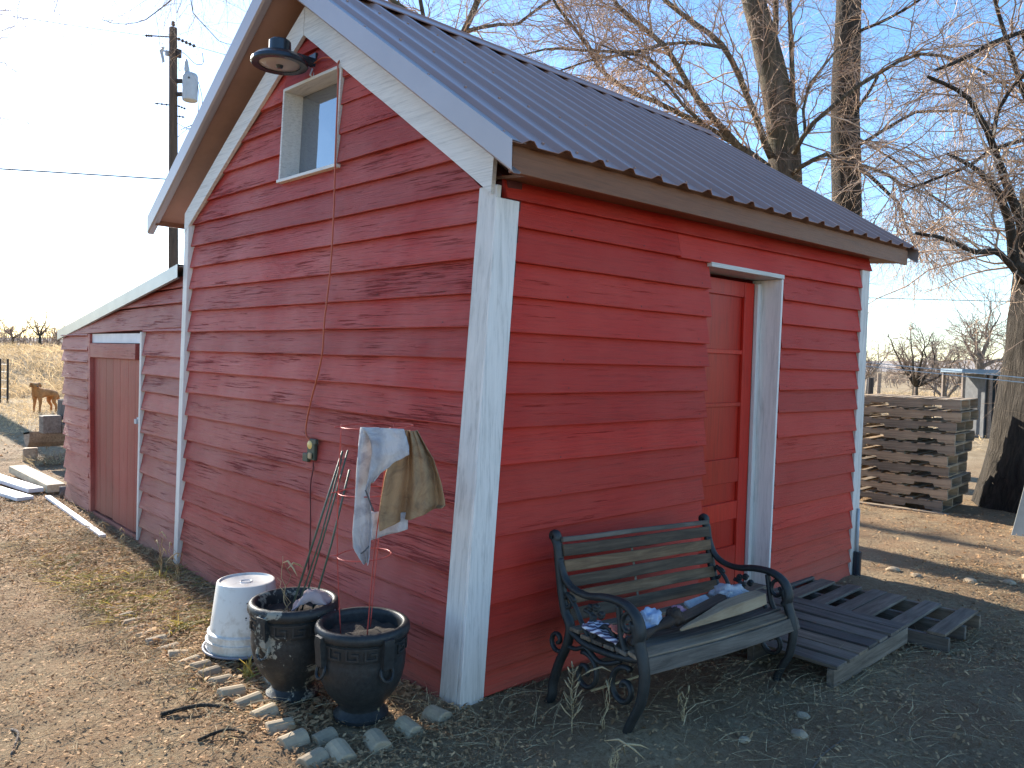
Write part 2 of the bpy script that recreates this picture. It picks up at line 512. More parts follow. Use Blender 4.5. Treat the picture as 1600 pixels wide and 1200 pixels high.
MAT['towel_tan'] = cloth_mat('tan_towel_cloth', (.41, .262, .145), (.20, .125, .078), .42, .15)
MAT['rag_pink'] = cloth_mat('pink_rag_cloth', (.46, .36, .35), (.28, .20, .20), .5, .15)
MAT['blue_bag'] = cloth_mat('pale_blue_plastic', (.52, .62, .78), (.36, .44, .60), .5, .25)
MAT['pink_cap'] = cloth_mat('pink_cloth', (.52, .26, .32), (.32, .16, .20), .5, .15)
MAT['coral'] = cloth_mat('coral_cloth', (.70, .22, .16), (.52, .14, .12), .5, .15)
MAT['white_bag'] = cloth_mat('white_plastic_bag', (.60, .59, .60), (.40, .38, .40), .5, .3)

def stripe_mat():
    m, nt, bs = nt_new('striped_cloth')
    v = coords(nt, (1, 1, 1))
    w = nt.nodes.new('ShaderNodeTexWave'); w.inputs['Scale'].default_value = 16; w.inputs['Distortion'].default_value = 2.5
    w.bands_direction = 'DIAGONAL'
    nt.links.new(v, w.inputs['Vector'])
    rp = ramp(nt, [(.45, (.10, .08, .13)), (.6, (.58, .56, .62))]); nt.links.new(w.outputs[1], rp.inputs[0])
    nt.links.new(rp.outputs[0], bs.inputs['Base Color']); bs.inputs['Roughness'].default_value = .95
    return m
MAT['stripe'] = stripe_mat()

def bark_mat(name, lo, hi, moss=None):
    m, nt, bs = nt_new(name)
    v = coords(nt, (6, 6, 1.1))
    a = tex(nt, v, 2.2, 8, .7, 1.2)
    rp = ramp(nt, [(.32, lo), (.68, hi)]); nt.links.new(a, rp.inputs[0])
    c = rp.outputs[0]
    if moss:
        b = tex(nt, coords(nt, (1, 1, 1)), 2.0, 5, .6)
        rm = ramp(nt, [(.45, 0.0), (.7, .6)]); nt.links.new(b, rm.inputs[0])
        c = mix(nt, rm.outputs[0], c, moss)
    nt.links.new(c, bs.inputs['Base Color'])
    bs.inputs['Roughness'].default_value = .92; bs.inputs['Specular IOR Level'].default_value = .2
    a2 = tex(nt, coords(nt, (18, 18, 2.6)), 2.0, 6, .7, 1.0)
    bump(nt, bs, math_n(nt, 'ADD', a, math_n(nt, 'MULTIPLY', a2, .6)), 1.0, .11)
    return m
MAT['bark'] = bark_mat('elm_bark', (.075, .060, .044), (.27, .22, .165), (.16, .16, .085))
MAT['bark_dark'] = bark_mat('old_bark', (.035, .030, .024), (.135, .112, .088))
MAT['bark_pale'] = bark_mat('pale_bark', (.20, .165, .14), (.42, .36, .31))
MAT['twig'] = plain('twig_bark', (.46, .345, .26), .8, var=.3, scale=2, bmp=0, spec=.3, rnd=('island', [(0, (.55, .52, .55)), (.6, (1, .95, .9)), (1, (1.9, 1.75, 1.5))]))
MAT['twig_pale'] = plain('pale_twig_bark', (.30, .23, .185), .8, var=.3, scale=2, bmp=0, spec=.3, rnd=('island', [(0, (.6, .6, .6)), (1, (1.4, 1.35, 1.25))]))

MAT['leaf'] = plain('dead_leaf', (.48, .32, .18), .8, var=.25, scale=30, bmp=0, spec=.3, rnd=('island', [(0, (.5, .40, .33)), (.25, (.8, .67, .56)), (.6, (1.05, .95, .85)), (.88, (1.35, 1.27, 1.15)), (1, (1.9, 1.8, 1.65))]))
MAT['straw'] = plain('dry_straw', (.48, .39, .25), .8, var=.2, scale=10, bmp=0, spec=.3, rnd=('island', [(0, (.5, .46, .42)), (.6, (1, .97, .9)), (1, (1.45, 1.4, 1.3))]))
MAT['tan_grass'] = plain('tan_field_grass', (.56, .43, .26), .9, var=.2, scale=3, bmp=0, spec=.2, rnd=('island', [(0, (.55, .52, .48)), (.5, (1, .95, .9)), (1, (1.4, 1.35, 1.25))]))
MAT['leaf_shade'] = plain('shaded_dead_leaf', (.33, .225, .125), .85, var=.25, scale=30, bmp=0, spec=.2, rnd=('island', [(0, (.55, .48, .42)), (.5, (.9, .84, .76)), (.93, (1.15, 1.08, 1.0)), (1, (1.7, 1.6, 1.45))]))  # darker copy of the dead leaf colour, shade painted in for the shaded ground
MAT['green_blade'] = plain('yellow_green_blade', (.36, .30, .075), .6, var=.2, scale=10, bmp=0, rnd=('island', [(0, (.45, .65, .6)), (.5, (1, 1, 1)), (1, (1.35, 1.15, 1.0))]))

def ground_mat():
    m, nt, bs = nt_new('dry_yard_ground')
    v = coords(nt, (1, 1, 1))
    big = tex(nt, v, .35, 5, .6, .4); mid = tex(nt, v, 2.2, 8, .65, .5); fine = tex(nt, v, 38, 8, .75); vf = tex(nt, v, 120, 5, .7)
    dirt = ramp(nt, [(.30, (.16, .106, .060)), (.46, (.33, .235, .138)), (.60, (.45, .335, .205)), (.75, (.60, .48, .325))]); nt.links.new(fine, dirt.inputs[0])
    litter = ramp(nt, [(.3, (.17, .095, .050)), (.5, (.33, .205, .115)), (.68, (.46, .315, .19)), (.8, (.58, .45, .31))]); nt.links.new(vf, litter.inputs[0])
    lm = ramp(nt, [(.42, 0.0), (.58, 1.0)]); nt.links.new(mid, lm.inputs[0])
    c = mix(nt, math_n(nt, 'MULTIPLY', lm.outputs[0], .75), dirt.outputs[0], litter.outputs[0])
    # further out: pale dry grass
    geo = nt.nodes.new('ShaderNodeNewGeometry')
    sep = nt.nodes.new('ShaderNodeSeparateXYZ'); nt.links.new(geo.outputs['Position'], sep.inputs[0])
    ln = nt.nodes.new('ShaderNodeVectorMath'); ln.operation = 'LENGTH'; nt.links.new(geo.outputs['Position'], ln.inputs[0])
    d = math_n(nt, 'ADD', ln.outputs['Value'], math_n(nt, 'MULTIPLY', big, 9.0))
    rd = ramp(nt, [(.0, 0.0), (1.0, 1.0)])
    mr = nt.nodes.new('ShaderNodeMapRange'); mr.inputs[1].default_value = 15; mr.inputs[2].default_value = 21; nt.links.new(d, mr.inputs[0])
    grass = ramp(nt, [(.25, (.20, .14, .075)), (.5, (.38, .28, .165)), (.75, (.52, .41, .27))]); nt.links.new(tex(nt, v, 1.2, 9, .72, .4), grass.inputs[0])
    c = mix(nt, mr.outputs[0], c, grass.outputs[0])
    nt.links.new(c, bs.inputs['Base Color'])
    bs.inputs['Roughness'].default_value = .95; bs.inputs['Specular IOR Level'].default_value = .15
    h = math_n(nt, 'ADD', fine, math_n(nt, 'MULTIPLY', vf, .6))
    bump(nt, bs, h, 1.0, .035)
    return m
def see_through(m, amt):
    nt = m.node_tree; bs = nt.nodes['Principled BSDF']
    tr = nt.nodes.new('ShaderNodeBsdfTranslucent')
    nt.links.new(bs.inputs['Base Color'].links[0].from_socket, tr.inputs[0])
    mx = nt.nodes.new('ShaderNodeMixShader'); mx.inputs[0].default_value = amt
    nt.links.new(bs.outputs[0], mx.inputs[1]); nt.links.new(tr.outputs[0], mx.inputs[2])
    nt.links.new(mx.outputs[0], nt.nodes['Material Output'].inputs['Surface'])
see_through(MAT['tan_grass'], .5); see_through(MAT['straw'], .35); see_through(MAT['leaf'], .3); see_through(MAT['green_blade'], .4)
MAT['ground'] = ground_mat()
MAT['hill'] = plain('far_hill_grass', (.34, .29, .25), .95, var=.25, scale=.01, bmp=0)
# ------------------------------------------------------------------ ground, hills
def axis_steps(lo, a, b, hi, fine, far_n):
    core = np.arange(a, b + fine / 2, fine)
    up = b + (hi - b) * (np.linspace(0, 1, far_n + 1)[1:] ** 3.2)
    dn = a + (lo - a) * (np.linspace(0, 1, far_n + 1)[1:] ** 3.2)
    return np.concatenate([dn[::-1], core, up])
gx = axis_steps(-900, -5.0, 9.0, 1500, .055, 60)
gy = axis_steps(-700, -3.6, 13.0, 1500, .055, 70)
GX, GY = np.meshgrid(gx, gy, indexing='ij')
GZ = gh(GX, GY)
nx, ny = GX.shape
V = np.stack([GX.ravel(), GY.ravel(), GZ.ravel()], 1)
ii, jj = np.meshgrid(np.arange(nx - 1), np.arange(ny - 1), indexing='ij')
a_ = (ii * ny + jj).ravel()
F = np.stack([a_, a_ + ny, a_ + ny + 1, a_ + 1], 1)
tag(link_mesh('ground', np_mesh('ground', V, F, True), MAT['ground']), kind='structure')

def hill(name, az0, az1, r0, r1, hgt, seed):
    n, m = 70, 10
    rows = []
    for i in range(n):
        az = R(az0 + (az1 - az0) * i / (n - 1))
        row = []
        for k in range(m):
            t = k / (m - 1)
            r_ = r0 + (r1 - r0) * t
            e = math.sin(math.pi * min(1, t * 1.0) / 2)
            hh = hgt * e * (.62 + .38 * noise.noise((i * .09 + seed, t * .8, 0)) + .12 * noise.noise((i * .3, t * 3, seed)))
            row.append((r_ * math.cos(az), r_ * math.sin(az), hh - .6))
        rows.append(row)
    mb = MB(); mb.grid(rows)
    return tag(mb.build(name, MAT['hill'], smooth=True), kind='structure')
hill('hill', -30, 40, 520, 900, 17, 3.1)
hill('hill', 30, 130, 900, 1300, 20, 8.7)

# ------------------------------------------------------------------ shed
SHED = empty('wooden_shed', (0, 0, 0), 0, 'red clapboard shed with brown ribbed metal roof and white trim, lean-to at its left', 'shed')
W, LEN = 3.40, 4.06
def aL(y): return .071 + (.022 - .071) * max(-.1, min(2.0, y / 3.373))
def aR(x): return .012 + (-.031) * x / 4.063
def PL(u, v, off=0.0): return Vector((aL(u) * v - off, u, v))          # gable wall and lean-to front
def PR(u, v, off=0.0): return Vector((u, aR(u) * v - off, v))          # door wall

def board(P, u0b, u1b, u0t, u1t, v0, v1, mat, seed, tb=.031, tt=.003, name='siding_board', slope=0.0):
    """one lapped clapboard, thick at its lower edge"""
    rnd = random.Random(seed)
    n = max(2, int(abs(u1b - u0b) / .28))
    mb = MB(); V = []
    bow = rnd.uniform(-.003, .003)
    for i in range(n + 1):
        t = i / n
        ub, ut = u0b + (u1b - u0b) * t, u0t + (u1t - u0t) * t
        w = noise.noise((ub * 1.7, v0 * 9.1, seed * .37)) * .0035
        w2 = noise.noise((ub * 2.3, v0 * 7.7, seed * .21 + 5)) * .003
        zb = v0 + w + slope * (t - .5)
        zt = v1 + .012 + slope * (t - .5)
        th = tb + w2 + bow * math.sin(math.pi * t)
        V += [P(ub, zb, .0005), P(ub, zb, th), P(ub, zb + .004, th + .0015), P(ut, zt, tt), P(ut, zt, .0005)]
    F = []
    for i in range(n):
        a, b = i * 5, (i + 1) * 5
        for k in range(5):
            k2 = (k + 1) % 5
            F.append((a + k, a + k2, b + k2, b + k))
    F.append((0, 1, 2, 3, 4)); F.append((n * 5 + 4, n * 5 + 3, n * 5 + 2, n * 5 + 1, n * 5))
    mb.add(V, F)
    return mb.build(name, mat, SHED)

ZL = [2.393, 2.232, 2.067, 1.899, 1.742, 1.595, 1.44, 1.28, 1.1, .915, .772, .595, .451, .303, .14, -.06]
ZG = [3.47, 3.218, 3.054, 2.88, 2.715, 2.56]
ZR = [2.361, 2.222, 2.058, 1.892, 1.726, 1.585, 1.436, 1.273, 1.101, .922, .766, .609, .458, .302, .144, .03, -.09]
APEX_Y = 1.793
def yR(z): return .131 + (z - 2.39) * (1.793 - .131) / (3.565 - 2.39)      # inner edge of the right rake board
def yL(z): return 3.346 - (z - 2.557) * (3.346 - 1.793) / (3.565 - 2.557)
sd = 1
# gable wall, full width
for k in range(len(ZL) - 1, 0, -1):
    board(PL, .10, 3.375, .10, 3.375, ZL[k], ZL[k - 1], MAT['red_y'], sd, slope=random.uniform(-.006, .006)); sd += 1
WY0, WY1, WZ0, WZ1 = 1.368, 2.035, 2.715, 3.29
tops = ZG + [2.393]
prev = 3.62
for k, z in enumerate(tops):
    z1 = prev; prev = z
    l0, l1 = max(.10, yR(z) - .05), max(.10, min(yR(z1) - .03, 1.80))
    r0, r1 = min(3.375, yL(z) + .05), min(3.375, max(yL(z1) + .03, 1.78))
    if z1 <= WZ0 + .02 or z >= WZ1 - .02:
        board(PL, l0, r0, l1, r1, z, z1, MAT['red_y'], sd)
    elif z >= WZ0 - .05 and z1 <= WZ1 + .02:
        board(PL, l0, WY0 - .004, l1, WY0 - .004, z, z1, MAT['red_y'], sd, tt=.018)
        board(PL, WY1 + .004, r0, WY1 + .004, r1, z, z1, MAT['red_y'], sd + 50)
    else:   # boards notched over the window head
        board(PL, l0, WY0 - .004, max(l0, l1), WY0 - .004, z, z1, MAT['red_y'], sd, tt=.018)
        board(PL, WY1 + .004, r0, WY1 + .004, r1, z, z1, MAT['red_y'], sd + 50)
        board(PL, WY0 - .003, WY1 + .003, WY0 - .003, WY1 + .003, WZ1 + .006, z1, MAT['red_y'], sd + 90)
    sd += 1
# walls behind the boards, with the openings left out
mb = MB()
def slab(P, poly, off=-.09):
    A = [P(u, v, -.045) for u, v in poly]; B = [P(u, v, off - .045) for u, v in poly]
    n = len(A)
    mb.add(A + B, [tuple(range(n)), tuple(range(2 * n - 1, n - 1, -1))] + [(i, (i + 1) % n, n + (i + 1) % n, n + i) for i in range(n)])
slab(PL, [(0.0, -.3), (3.40, -.3), (3.40, 2.50), (0.0, 2.43)])
slab(PL, [(0.0, 2.431), (WY0 - .02, 2.47), (WY0 - .02, 3.36)])
slab(PL, [(WY1 + .02, 2.485), (3.40, 2.501), (WY1 + .02, 3.40)])
slab(PL, [(WY0 - .019, 2.471), (WY1 + .019, 2.484), (WY1 + .019, WZ0 - .01), (WY0 - .019, WZ0 - .01)])
slab(PL, [(WY0 - .019, WZ1 + .01), (WY1 + .019, WZ1 + .01), (WY1 + .019, 3.40), (1.80, 3.60), (WY0 - .019, 3.36)])
DX0, DX1, DZ1 = 1.885, 2.715, 2.20
slab(PR, [(0.10, -.3), (DX0 - .02, -.3), (DX0 - .02, 2.43), (0.26, 2.43)])
slab(PR, [(DX1 + .02, -.3), (4.06, -.3), (3.965, 2.45), (DX1 + .02, 2.45)])
slab(PR, [(DX0 - .019, DZ1 + .01), (DX1 + .019, DZ1 + .01), (DX1 + .019, 2.44), (DX0 - .019, 2.44)])
mb.build('wall_core', MAT['core'], SHED)
mb = MB()                                                            # rear and far walls
mb.bar((.1, 3.36, 1.1), (3.93, 3.36, 1.1), .08, 2.8)
mb.bar((3.93, .05, 1.1), (3.93, 3.31, 1.1), .08, 2.8)
mb.prism([(3.97, .0, 2.5), (3.97, 3.4, 2.5), (3.97, 1.85, 3.75)], (-.05, 0, 0))
mb.build('rear_wall', MAT['red_x'], SHED)

# door wall boards
JX = 1.556
for k in range(len(ZR)):
    z = ZR[k]; z1 = 2.46 if k == 0 else ZR[k - 1]
    if k == 0:
        board(PR, .20, 4.105, .20, 4.105, z, z1, MAT['red_x'], 200, slope=.035, tb=.040)
    elif k == 1:   # over the door, butt joint
        board(PR, .112 + .071 * z, JX - .001, .112 + .071 * z1, JX - .001, z, z1, MAT['red_x'], 203, tb=.036)
        board(PR, JX + .002, 4.055 - .043 * z, JX + .002, 4.055 - .043 * z1, z + .002, z1 + .01, MAT['red_x'], 204, tb=.036, slope=.02)
    else:
        e = random.uniform(-.008, .010)
        board(PR, .112 + .071 * z, 1.885 + e, .112 + .071 * z1, 1.885 + e, z, z1, MAT['red_x'], 210 + k, tb=.036, slope=random.uniform(-.006, .004))
        e = random.uniform(-.004, .004)
        board(PR, 2.752 + e, 4.055 - .043 * z, 2.752 + e, 4.055 - .043 * z1, z + random.uniform(-.004, .004), z1, MAT['red_x'], 240 + k, tb=.036, slope=random.uniform(-.006, .006))

# corner boards, leaning with the wall
def trim(P, u0, u1, v0, v1, o0, o1, mat, name, parent=None, u0t=None, u1t=None, wob=0.0, n=8):
    V = []; mb = MB()
    u0t = u0 if u0t is None else u0t; u1t = u1 if u1t is None else u1t
    for i in range(n + 1):
        t = i / n; z = v0 + (v1 - v0) * t
        a, b = u0 + (u0t - u0) * t, u1 + (u1t - u1) * t
        w = noise.noise((z * 2.1, u0 * 9, 3.3)) * wob
        w2 = noise.noise((z * 3.7, u1 * 5, 8.3)) * wob
        V += [P(a + w, z, o0), P(b + w2, z, o0), P(b + w2, z, o1), P(a + w, z, o1)]
    F = []
    for i in range(n):
        for k in range(4):
            k2 = (k + 1) % 4
            F.append((i * 4 + k, i * 4 + k2, i * 4 + 4 + k2, i * 4 + 4 + k))
    F += [(0, 1, 2, 3), (n * 4 + 3, n * 4 + 2, n * 4 + 1, n * 4)]
    mb.add(V, F)
    return mb.build(name, mat, parent or SHED, bevel=.003)
trim(PL, -.012, .108, -.03, 2.395, .004, .034, MAT['white_z'], 'corner_board', wob=.003)
trim(PR, -.032, .110, -.02, 2.338, .0145, .040, MAT['white_z'], 'corner_board', wob=.003, u0t=.134, u1t=.279)
trim(PL, 3.378, 3.452, -.06, 2.56, .004, .05, MAT['white_z'], 'corner_board', wob=.004)
trim(PR, 4.058, 4.19, -.14, 2.40, -.02, .03, MAT['white_z'], 'corner_board', wob=.002, u0t=3.957, u1t=4.092)

# frieze boards along the rakes
def rake_board(y0, z0, y1, z1, w0, w1, name='frieze_board'):
    """lower edge runs (y0,z0)->(y1,z1); the board stands w above it"""
    mb = MB(); n = 10; V = []
    for i in range(n + 1):
        t = i / n
        y, z = y0 + (y1 - y0) * t, z0 + (z1 - z0) * t
        w = w0 + (w1 - w0) * t
        j = noise.noise((y * 4.0, z * 3.0, 1.7)) * .004
        for (dz, off) in ((j, .028), (w, .028), (w, .052), (j, .052)):
            V.append(PL(y, z + dz, off))
    F = []
    for i in range(n):
        for k in range(4):
            F.append((i * 4 + k, i * 4 + (k + 1) % 4, i * 4 + 4 + (k + 1) % 4, i * 4 + 4 + k))
    F += [(0, 1, 2, 3), (n * 4 + 3, n * 4 + 2, n * 4 + 1, n * 4)]
    mb.add(V, F)
    return mb.build(name, MAT['white_y'], SHED)
rake_board(.005, 2.352, 1.80, 3.572, .165, .185)
rake_board(3.455, 2.50, 1.805, 3.570, .150, .180)

# roof: two ribbed slopes, each a bilinear patch of four corners
RF = [Vector((.025, -.20, 2.535)), Vector((4.63, -.215, 2.60)), Vector((.00, 1.85, 3.945)), Vector((4.66, 1.85, 3.945))]
RB = [Vector((-.10, 3.965, 2.675)), Vector((4.6, 3.965, 2.675)), Vector((-.09, 1.85, 3.945)), Vector((4.66, 1.85, 3.945))]
def patch(Q, s, t, h=0.0):
    a = Q[0].lerp(Q[1], s); b = Q[2].lerp(Q[3], s)
    n = (Q[1] - Q[0]).cross(Q[2] - Q[0]).normalized()
    if n.z < 0: n = -n
    return a.lerp(b, t) + n * h
def ribbed(Q, name, side):
    length = (Q[1] - Q[0]).length
    prof = []; s = 0.0
    P_ = .229
    k = 0
    while s < length + .001:
        for ds, hh in ((0, 0), (.052, 0), (.058, .003), (.086, .022), (.094, .024), (.112, .024), (.120, .022), (.148, .003), (.154, 0)):
            if s + ds <= length: prof.append(((s + ds) / length, hh))
        s += P_
    prof.append((1.0, 0.0))
    rows = []
    for t in (-.012, .25, .5, .75, 1.0):
        rows.append([patch(Q, u, t, h + .010 + .002 * noise.noise((u * 9, t * 4, 2))) for u, h in prof])
    mb = MB(); mb.grid(rows)
    o = mb.build(name, MAT['roof'], SHED)
    so = o.modifiers.new('thickness', 'SOLIDIFY'); so.thickness = .003; so.offset = -1
    return o
ribbed(RF, 'roof_panel', 1)
ribbed(RB, 'roof_panel', -1)
# roof deck under the metal (its underside is the soffit at the gable end)
def deck(Q, name, mat, h0, h1, s0, s1, t0, t1):
    mb = MB()
    P8 = [patch(Q, s, t, h) for s in (s0, s1) for t in (t0, t1) for h in (h0, h1)]
    mb.hexa(P8)
    return mb.build(name, mat, SHED)
deck(RF, 'roof_deck', MAT['soffit'], -.075, .004, .012, .985, .015, .999)
deck(RB, 'soffit', MAT['soffit'], -.085, .004, .006, .99, .01, .999)
# bent metal along the gable edges
def rake_trim(Q, s0, sgn, drop=.125):
    mb = MB(); rows = []
    for t in np.linspace(-.01, 1.0, 8):
        p = patch(Q, s0, t, .012)
        dn = Vector((0, 0, -1))
        inw = Vector((sgn, 0, 0))
        rows.append([p + inw * .085 + Vector((0, 0, .001)), p + Vector((0, 0, .004)), p + dn * drop, p + dn * (drop + .012) + inw * .012, p + dn * (drop + .010) + inw * .05, p + dn * (drop + .002) + inw * .056])
    mb.grid(rows)
    o = mb.build('rake_trim', MAT['trim_metal'], SHED)
    so = o.modifiers.new('thickness', 'SOLIDIFY'); so.thickness = .002
    return o
rake_trim(RF, 0.0, 1); rake_trim(RB, 0.0, 1); rake_trim(RF, 1.0, -1, .10); rake_trim(RB, 1.0, -1, .10)
mb = MB()
for t in np.linspace(.86, 1, 2): pass
rows = []
for s in np.linspace(-.004, 1.004, 12):
    rows.append([patch(RF, s, .935, .036), patch(RF, s, .938, .042), patch(RF, s, .995, .046), patch(RF, s, 1.0, .056), patch(RB, s, .995, .046), patch(RB, s, .93, .040)])
mb.grid(rows)
o = mb.build('ridge_cap', MAT['roof'], SHED); so = o.modifiers.new('thickness', 'SOLIDIFY'); so.thickness = .003
# eaves
mb = MB(); mb.bar((.075, -.165, 2.472), (4.52, -.185, 2.523), .026, .118); mb.build('fascia_board', MAT['brown_paint'], SHED, bevel=.002)
mb = MB(); mb.hexa([Vector(p) for p in ((.19, -.150, 2.418), (.19, -.150, 2.432), (.19, .10, 2.440), (.19, .10, 2.454), (4.46, -.170, 2.470), (4.46, -.170, 2.484), (4.46, .08, 2.488), (4.46, .08, 2.502))])
mb.build('soffit', MAT['brown_paint'], SHED)
mb = MB(); mb.bar((-.07, 3.88, 2.632), (4.5, 3.88, 2.632), .026, .07); mb.build('fascia_board', MAT['brown_paint'], SHED)

# gable window: boxed frame, deep reveal, one pane
WIN = empty('window', (0, 0, 0)); WIN.parent = SHED
def wbox(u0, u1, v0, v1, o0, o1, mat, name, par=WIN):
    mb = MB(); mb.hexa([PL(u, v, o) for u in (u0, u1) for v in (v0, v1) for o in (o0, o1)])
    return mb.build(name, mat, par, bevel=.002)
wbox(WY1 - .018, WY1, WZ0 - .005, WZ1, -.13, .040, MAT['white_y'], 'frame_board')
wbox(WY0, WY0 + .018, WZ0, WZ1, -.13, .040, MAT['white_y'], 'frame_board')
wbox(WY0 + .0185, WY1 - .0185, WZ1 - .018, WZ1 + .002, -.13, .041, MAT['white_y'], 'frame_board')
wbox(WY0 - .004, WY1 + .012, WZ0 - .026, WZ0 - .006, -.13, .048, MAT['white_y'], 'sill')
wbox(WY0 + .019, WY1 - .019, WZ0 - .004, WZ1 - .019, -.098, -.090, MAT['glass'], 'pane')

# door wall: recessed door with panels, white jamb and head
DOOR = empty('door', (0, 0, 0)); DOOR.parent = SHED
def dbox(u0, u1, v0, v1, y0, y1, mat, name, par=DOOR, bev=.003):
    mb = MB(); mb.hexa([Vector((u, y, v)) for u in (u0, u1) for y in (y0, y1) for v in (v0, v1)])
    return mb.build(name, mat, par, bevel=bev)
dbox(DX0 - .02, 2.665, .08, 2.168, .143, .18, MAT['red_door'], 'door_slab')
ZP = [2.168, 2.06, 1.705, 1.67, 1.345, 1.318, .965, .80, .672, .54, .35, .08]
dbox(2.545, 2.665, .082, 2.166, .120, .1425, MAT['red_door'], 'stile')
dbox(DX0 - .02, 1.93, .082, 2.166, .120, .1425, MAT['red_door'], 'stile')
for lo, hi in ((2.062, 2.165), (1.672, 1.702), (1.318, 1.346), (.80, .965), (.545, .668), (.083, .36)):
    dbox(1.932, 2.543, lo, hi, .123, .1425, MAT['red_door'], 'rail')
trim(PR, DX1 - .0, DX1 + .020, .0, 2.192, -.185, .038, MAT['white_z'], 'door_jamb', wob=.001)
dbox(2.668, 2.713, .05, 2.165, .092, .122, MAT['white_z'], 'door_stop', SHED)
trim(PR, DX0 - .030, DX0 - .012, .0, 2.19, -.185, -.002, MAT['white_z'], 'door_jamb', wob=.001)
mb = MB(); mb.hexa([PR(u, v, o) for u in (DX0 - .02, DX1 + .022) for v in (2.194, 2.222) for o in (-.185, .042)])
mb.build('door_head', MAT['white_x'], SHED, bevel=.002)
mb = MB(); mb.box((2.30, .10, .045), (.86, .26, .07)); mb.build('threshold', MAT['wood_grey_x'], SHED, bevel=.004)

# lean-to on the left
ZA = [1.747, 1.54, 1.383, 1.238, 1.079, .883, .708, .539, .387, .24, .075, -.08]
ZB = [1.718, 1.569, 1.449, 1.275, 1.091, .97, .782, .646, .498, .285, .134, -.054, -.14]
def ztop(y): return 2.195 + (1.745 - 2.195) * (y - 3.46) / (6.70 - 3.46)
for k in range(len(ZA)):
    z1 = 1.80 if k == 0 else ZA[k - 1]
    board(PL, 3.455, 4.325, 3.455, 4.325, ZA[k], z1, MAT['red_old'], 300 + k, slope=random.uniform(-.006, .006), tb=.037)
for k in range(len(ZB)):
    z1 = 1.775 if k == 0 else ZB[k - 1]
    e = random.uniform(-.012, .006)
    board(PL, 5.87 + e, 6.80, 5.87 + e, 6.80, ZB[k], z1, MAT['red_old'], 330 + k, slope=random.uniform(-.008, .008), tb=.035)
board(PL, 3.455, 6.66, 3.455, 6.10, 1.752, 1.935, MAT['red_old'], 361, slope=-.05)
board(PL, 3.455, 5.60, 3.455, 4.60, 1.962, 2.065, MAT['red_old'], 362, slope=-.02)
board(PL, 3.455, 4.60, 3.455, 3.75, 2.088, 2.17, MAT['red_old'], 363, slope=-.01)
mb = MB()
slab(PL, [(3.41, -.3), (4.33, -.3), (4.33, ztop(4.33)), (3.41, ztop(3.41))], -.05)
slab(PL, [(5.86, -.3), (6.79, -.3), (6.79, ztop(6.79)), (5.86, ztop(5.86))], -.05)
slab(PL, [(4.331, 1.735), (5.859, 1.735), (5.859, ztop(5.859)), (4.331, ztop(4.331))], -.05)
mb.bar((0.02, 6.765, .78), (2.9, 6.765, .78), .05, 1.9)
mb.bar((2.9, 3.45, .8), (2.9, 6.74, .8), .05, 1.85)
mb.build('lean_to_wall', MAT['core'], SHED)
LD = empty('lean_to_door', (0, 0, 0)); LD.parent = SHED
ws = [.215, .19, .22, .20, .21, .19, .22]
y = 4.375
for i, w_ in enumerate(ws):
    y2 = min(y + w_ - .003, 5.79)
    wbox(y, y2, -.02 + random.uniform(-.01, .01), 1.64, -.030 + random.uniform(-.003, .003), -.004, MAT['red_plank'], 'plank', LD)
    y += w_
wbox(4.50, 5.775, 1.505, 1.642, -.003, .034, MAT['red_old'], 'ledger_board', LD)
mb = MB(); mb.hexa([PL(u, v, o) for u in (4.37, 4.50) for v in (.965, 1.0) for o in (.0, .012)]); mb.hexa([PL(u, v, o) for u in (4.46, 4.51) for v in (.945, .985) for o in (.012, .03)])
mb.build('hasp', MAT['transformer'], LD)
trim(PL, 4.330, 4.368, -.05, 1.745, -.01, .042, MAT['white_z'], 'door_trim', wob=.004)
trim(PL, 5.800, 5.865, -.10, 1.735, -.03, .030, MAT['red_old'], 'door_trim', wob=.004)
mb = MB(); mb.hexa([PL(u, v, o) for u in (4.37, 5.798) for v in (1.648, 1.735) for o in (-.03, .006)]); mb.build('lintel', MAT['white_board'], SHED)
mb = MB(); mb.hexa([PL(u, v, o) for u in (4.37, 5.80) for v in (-.16, -.035) for o in (-.02, .012)]); mb.build('sill_board', MAT['red_old'], SHED)
LR = [Vector((-.07, 6.92, 1.755)), Vector((2.95, 6.92, 1.755)), Vector((-.03, 3.47, 2.235)), Vector((2.95, 3.47, 2.235))]
ro = ribbed(LR, 'lean_to_roof', 1)
ro.data.materials[0] = MAT['shed_roof']
mb = MB()
rows = []
for t in np.linspace(-.008, 1, 6):
    p = patch(LR, 0, t, .012)
    rows.append([p + Vector((.07, 0, .012)), p + Vector((-.012, 0, .014)), p + Vector((-.012, 0, -.088)), p + Vector((.006, 0, -.094))])
mb.grid(rows); o = mb.build('rake_trim', MAT['shed_roof'], SHED); so = o.modifiers.new('thickness', 'SOLIDIFY'); so.thickness = .003

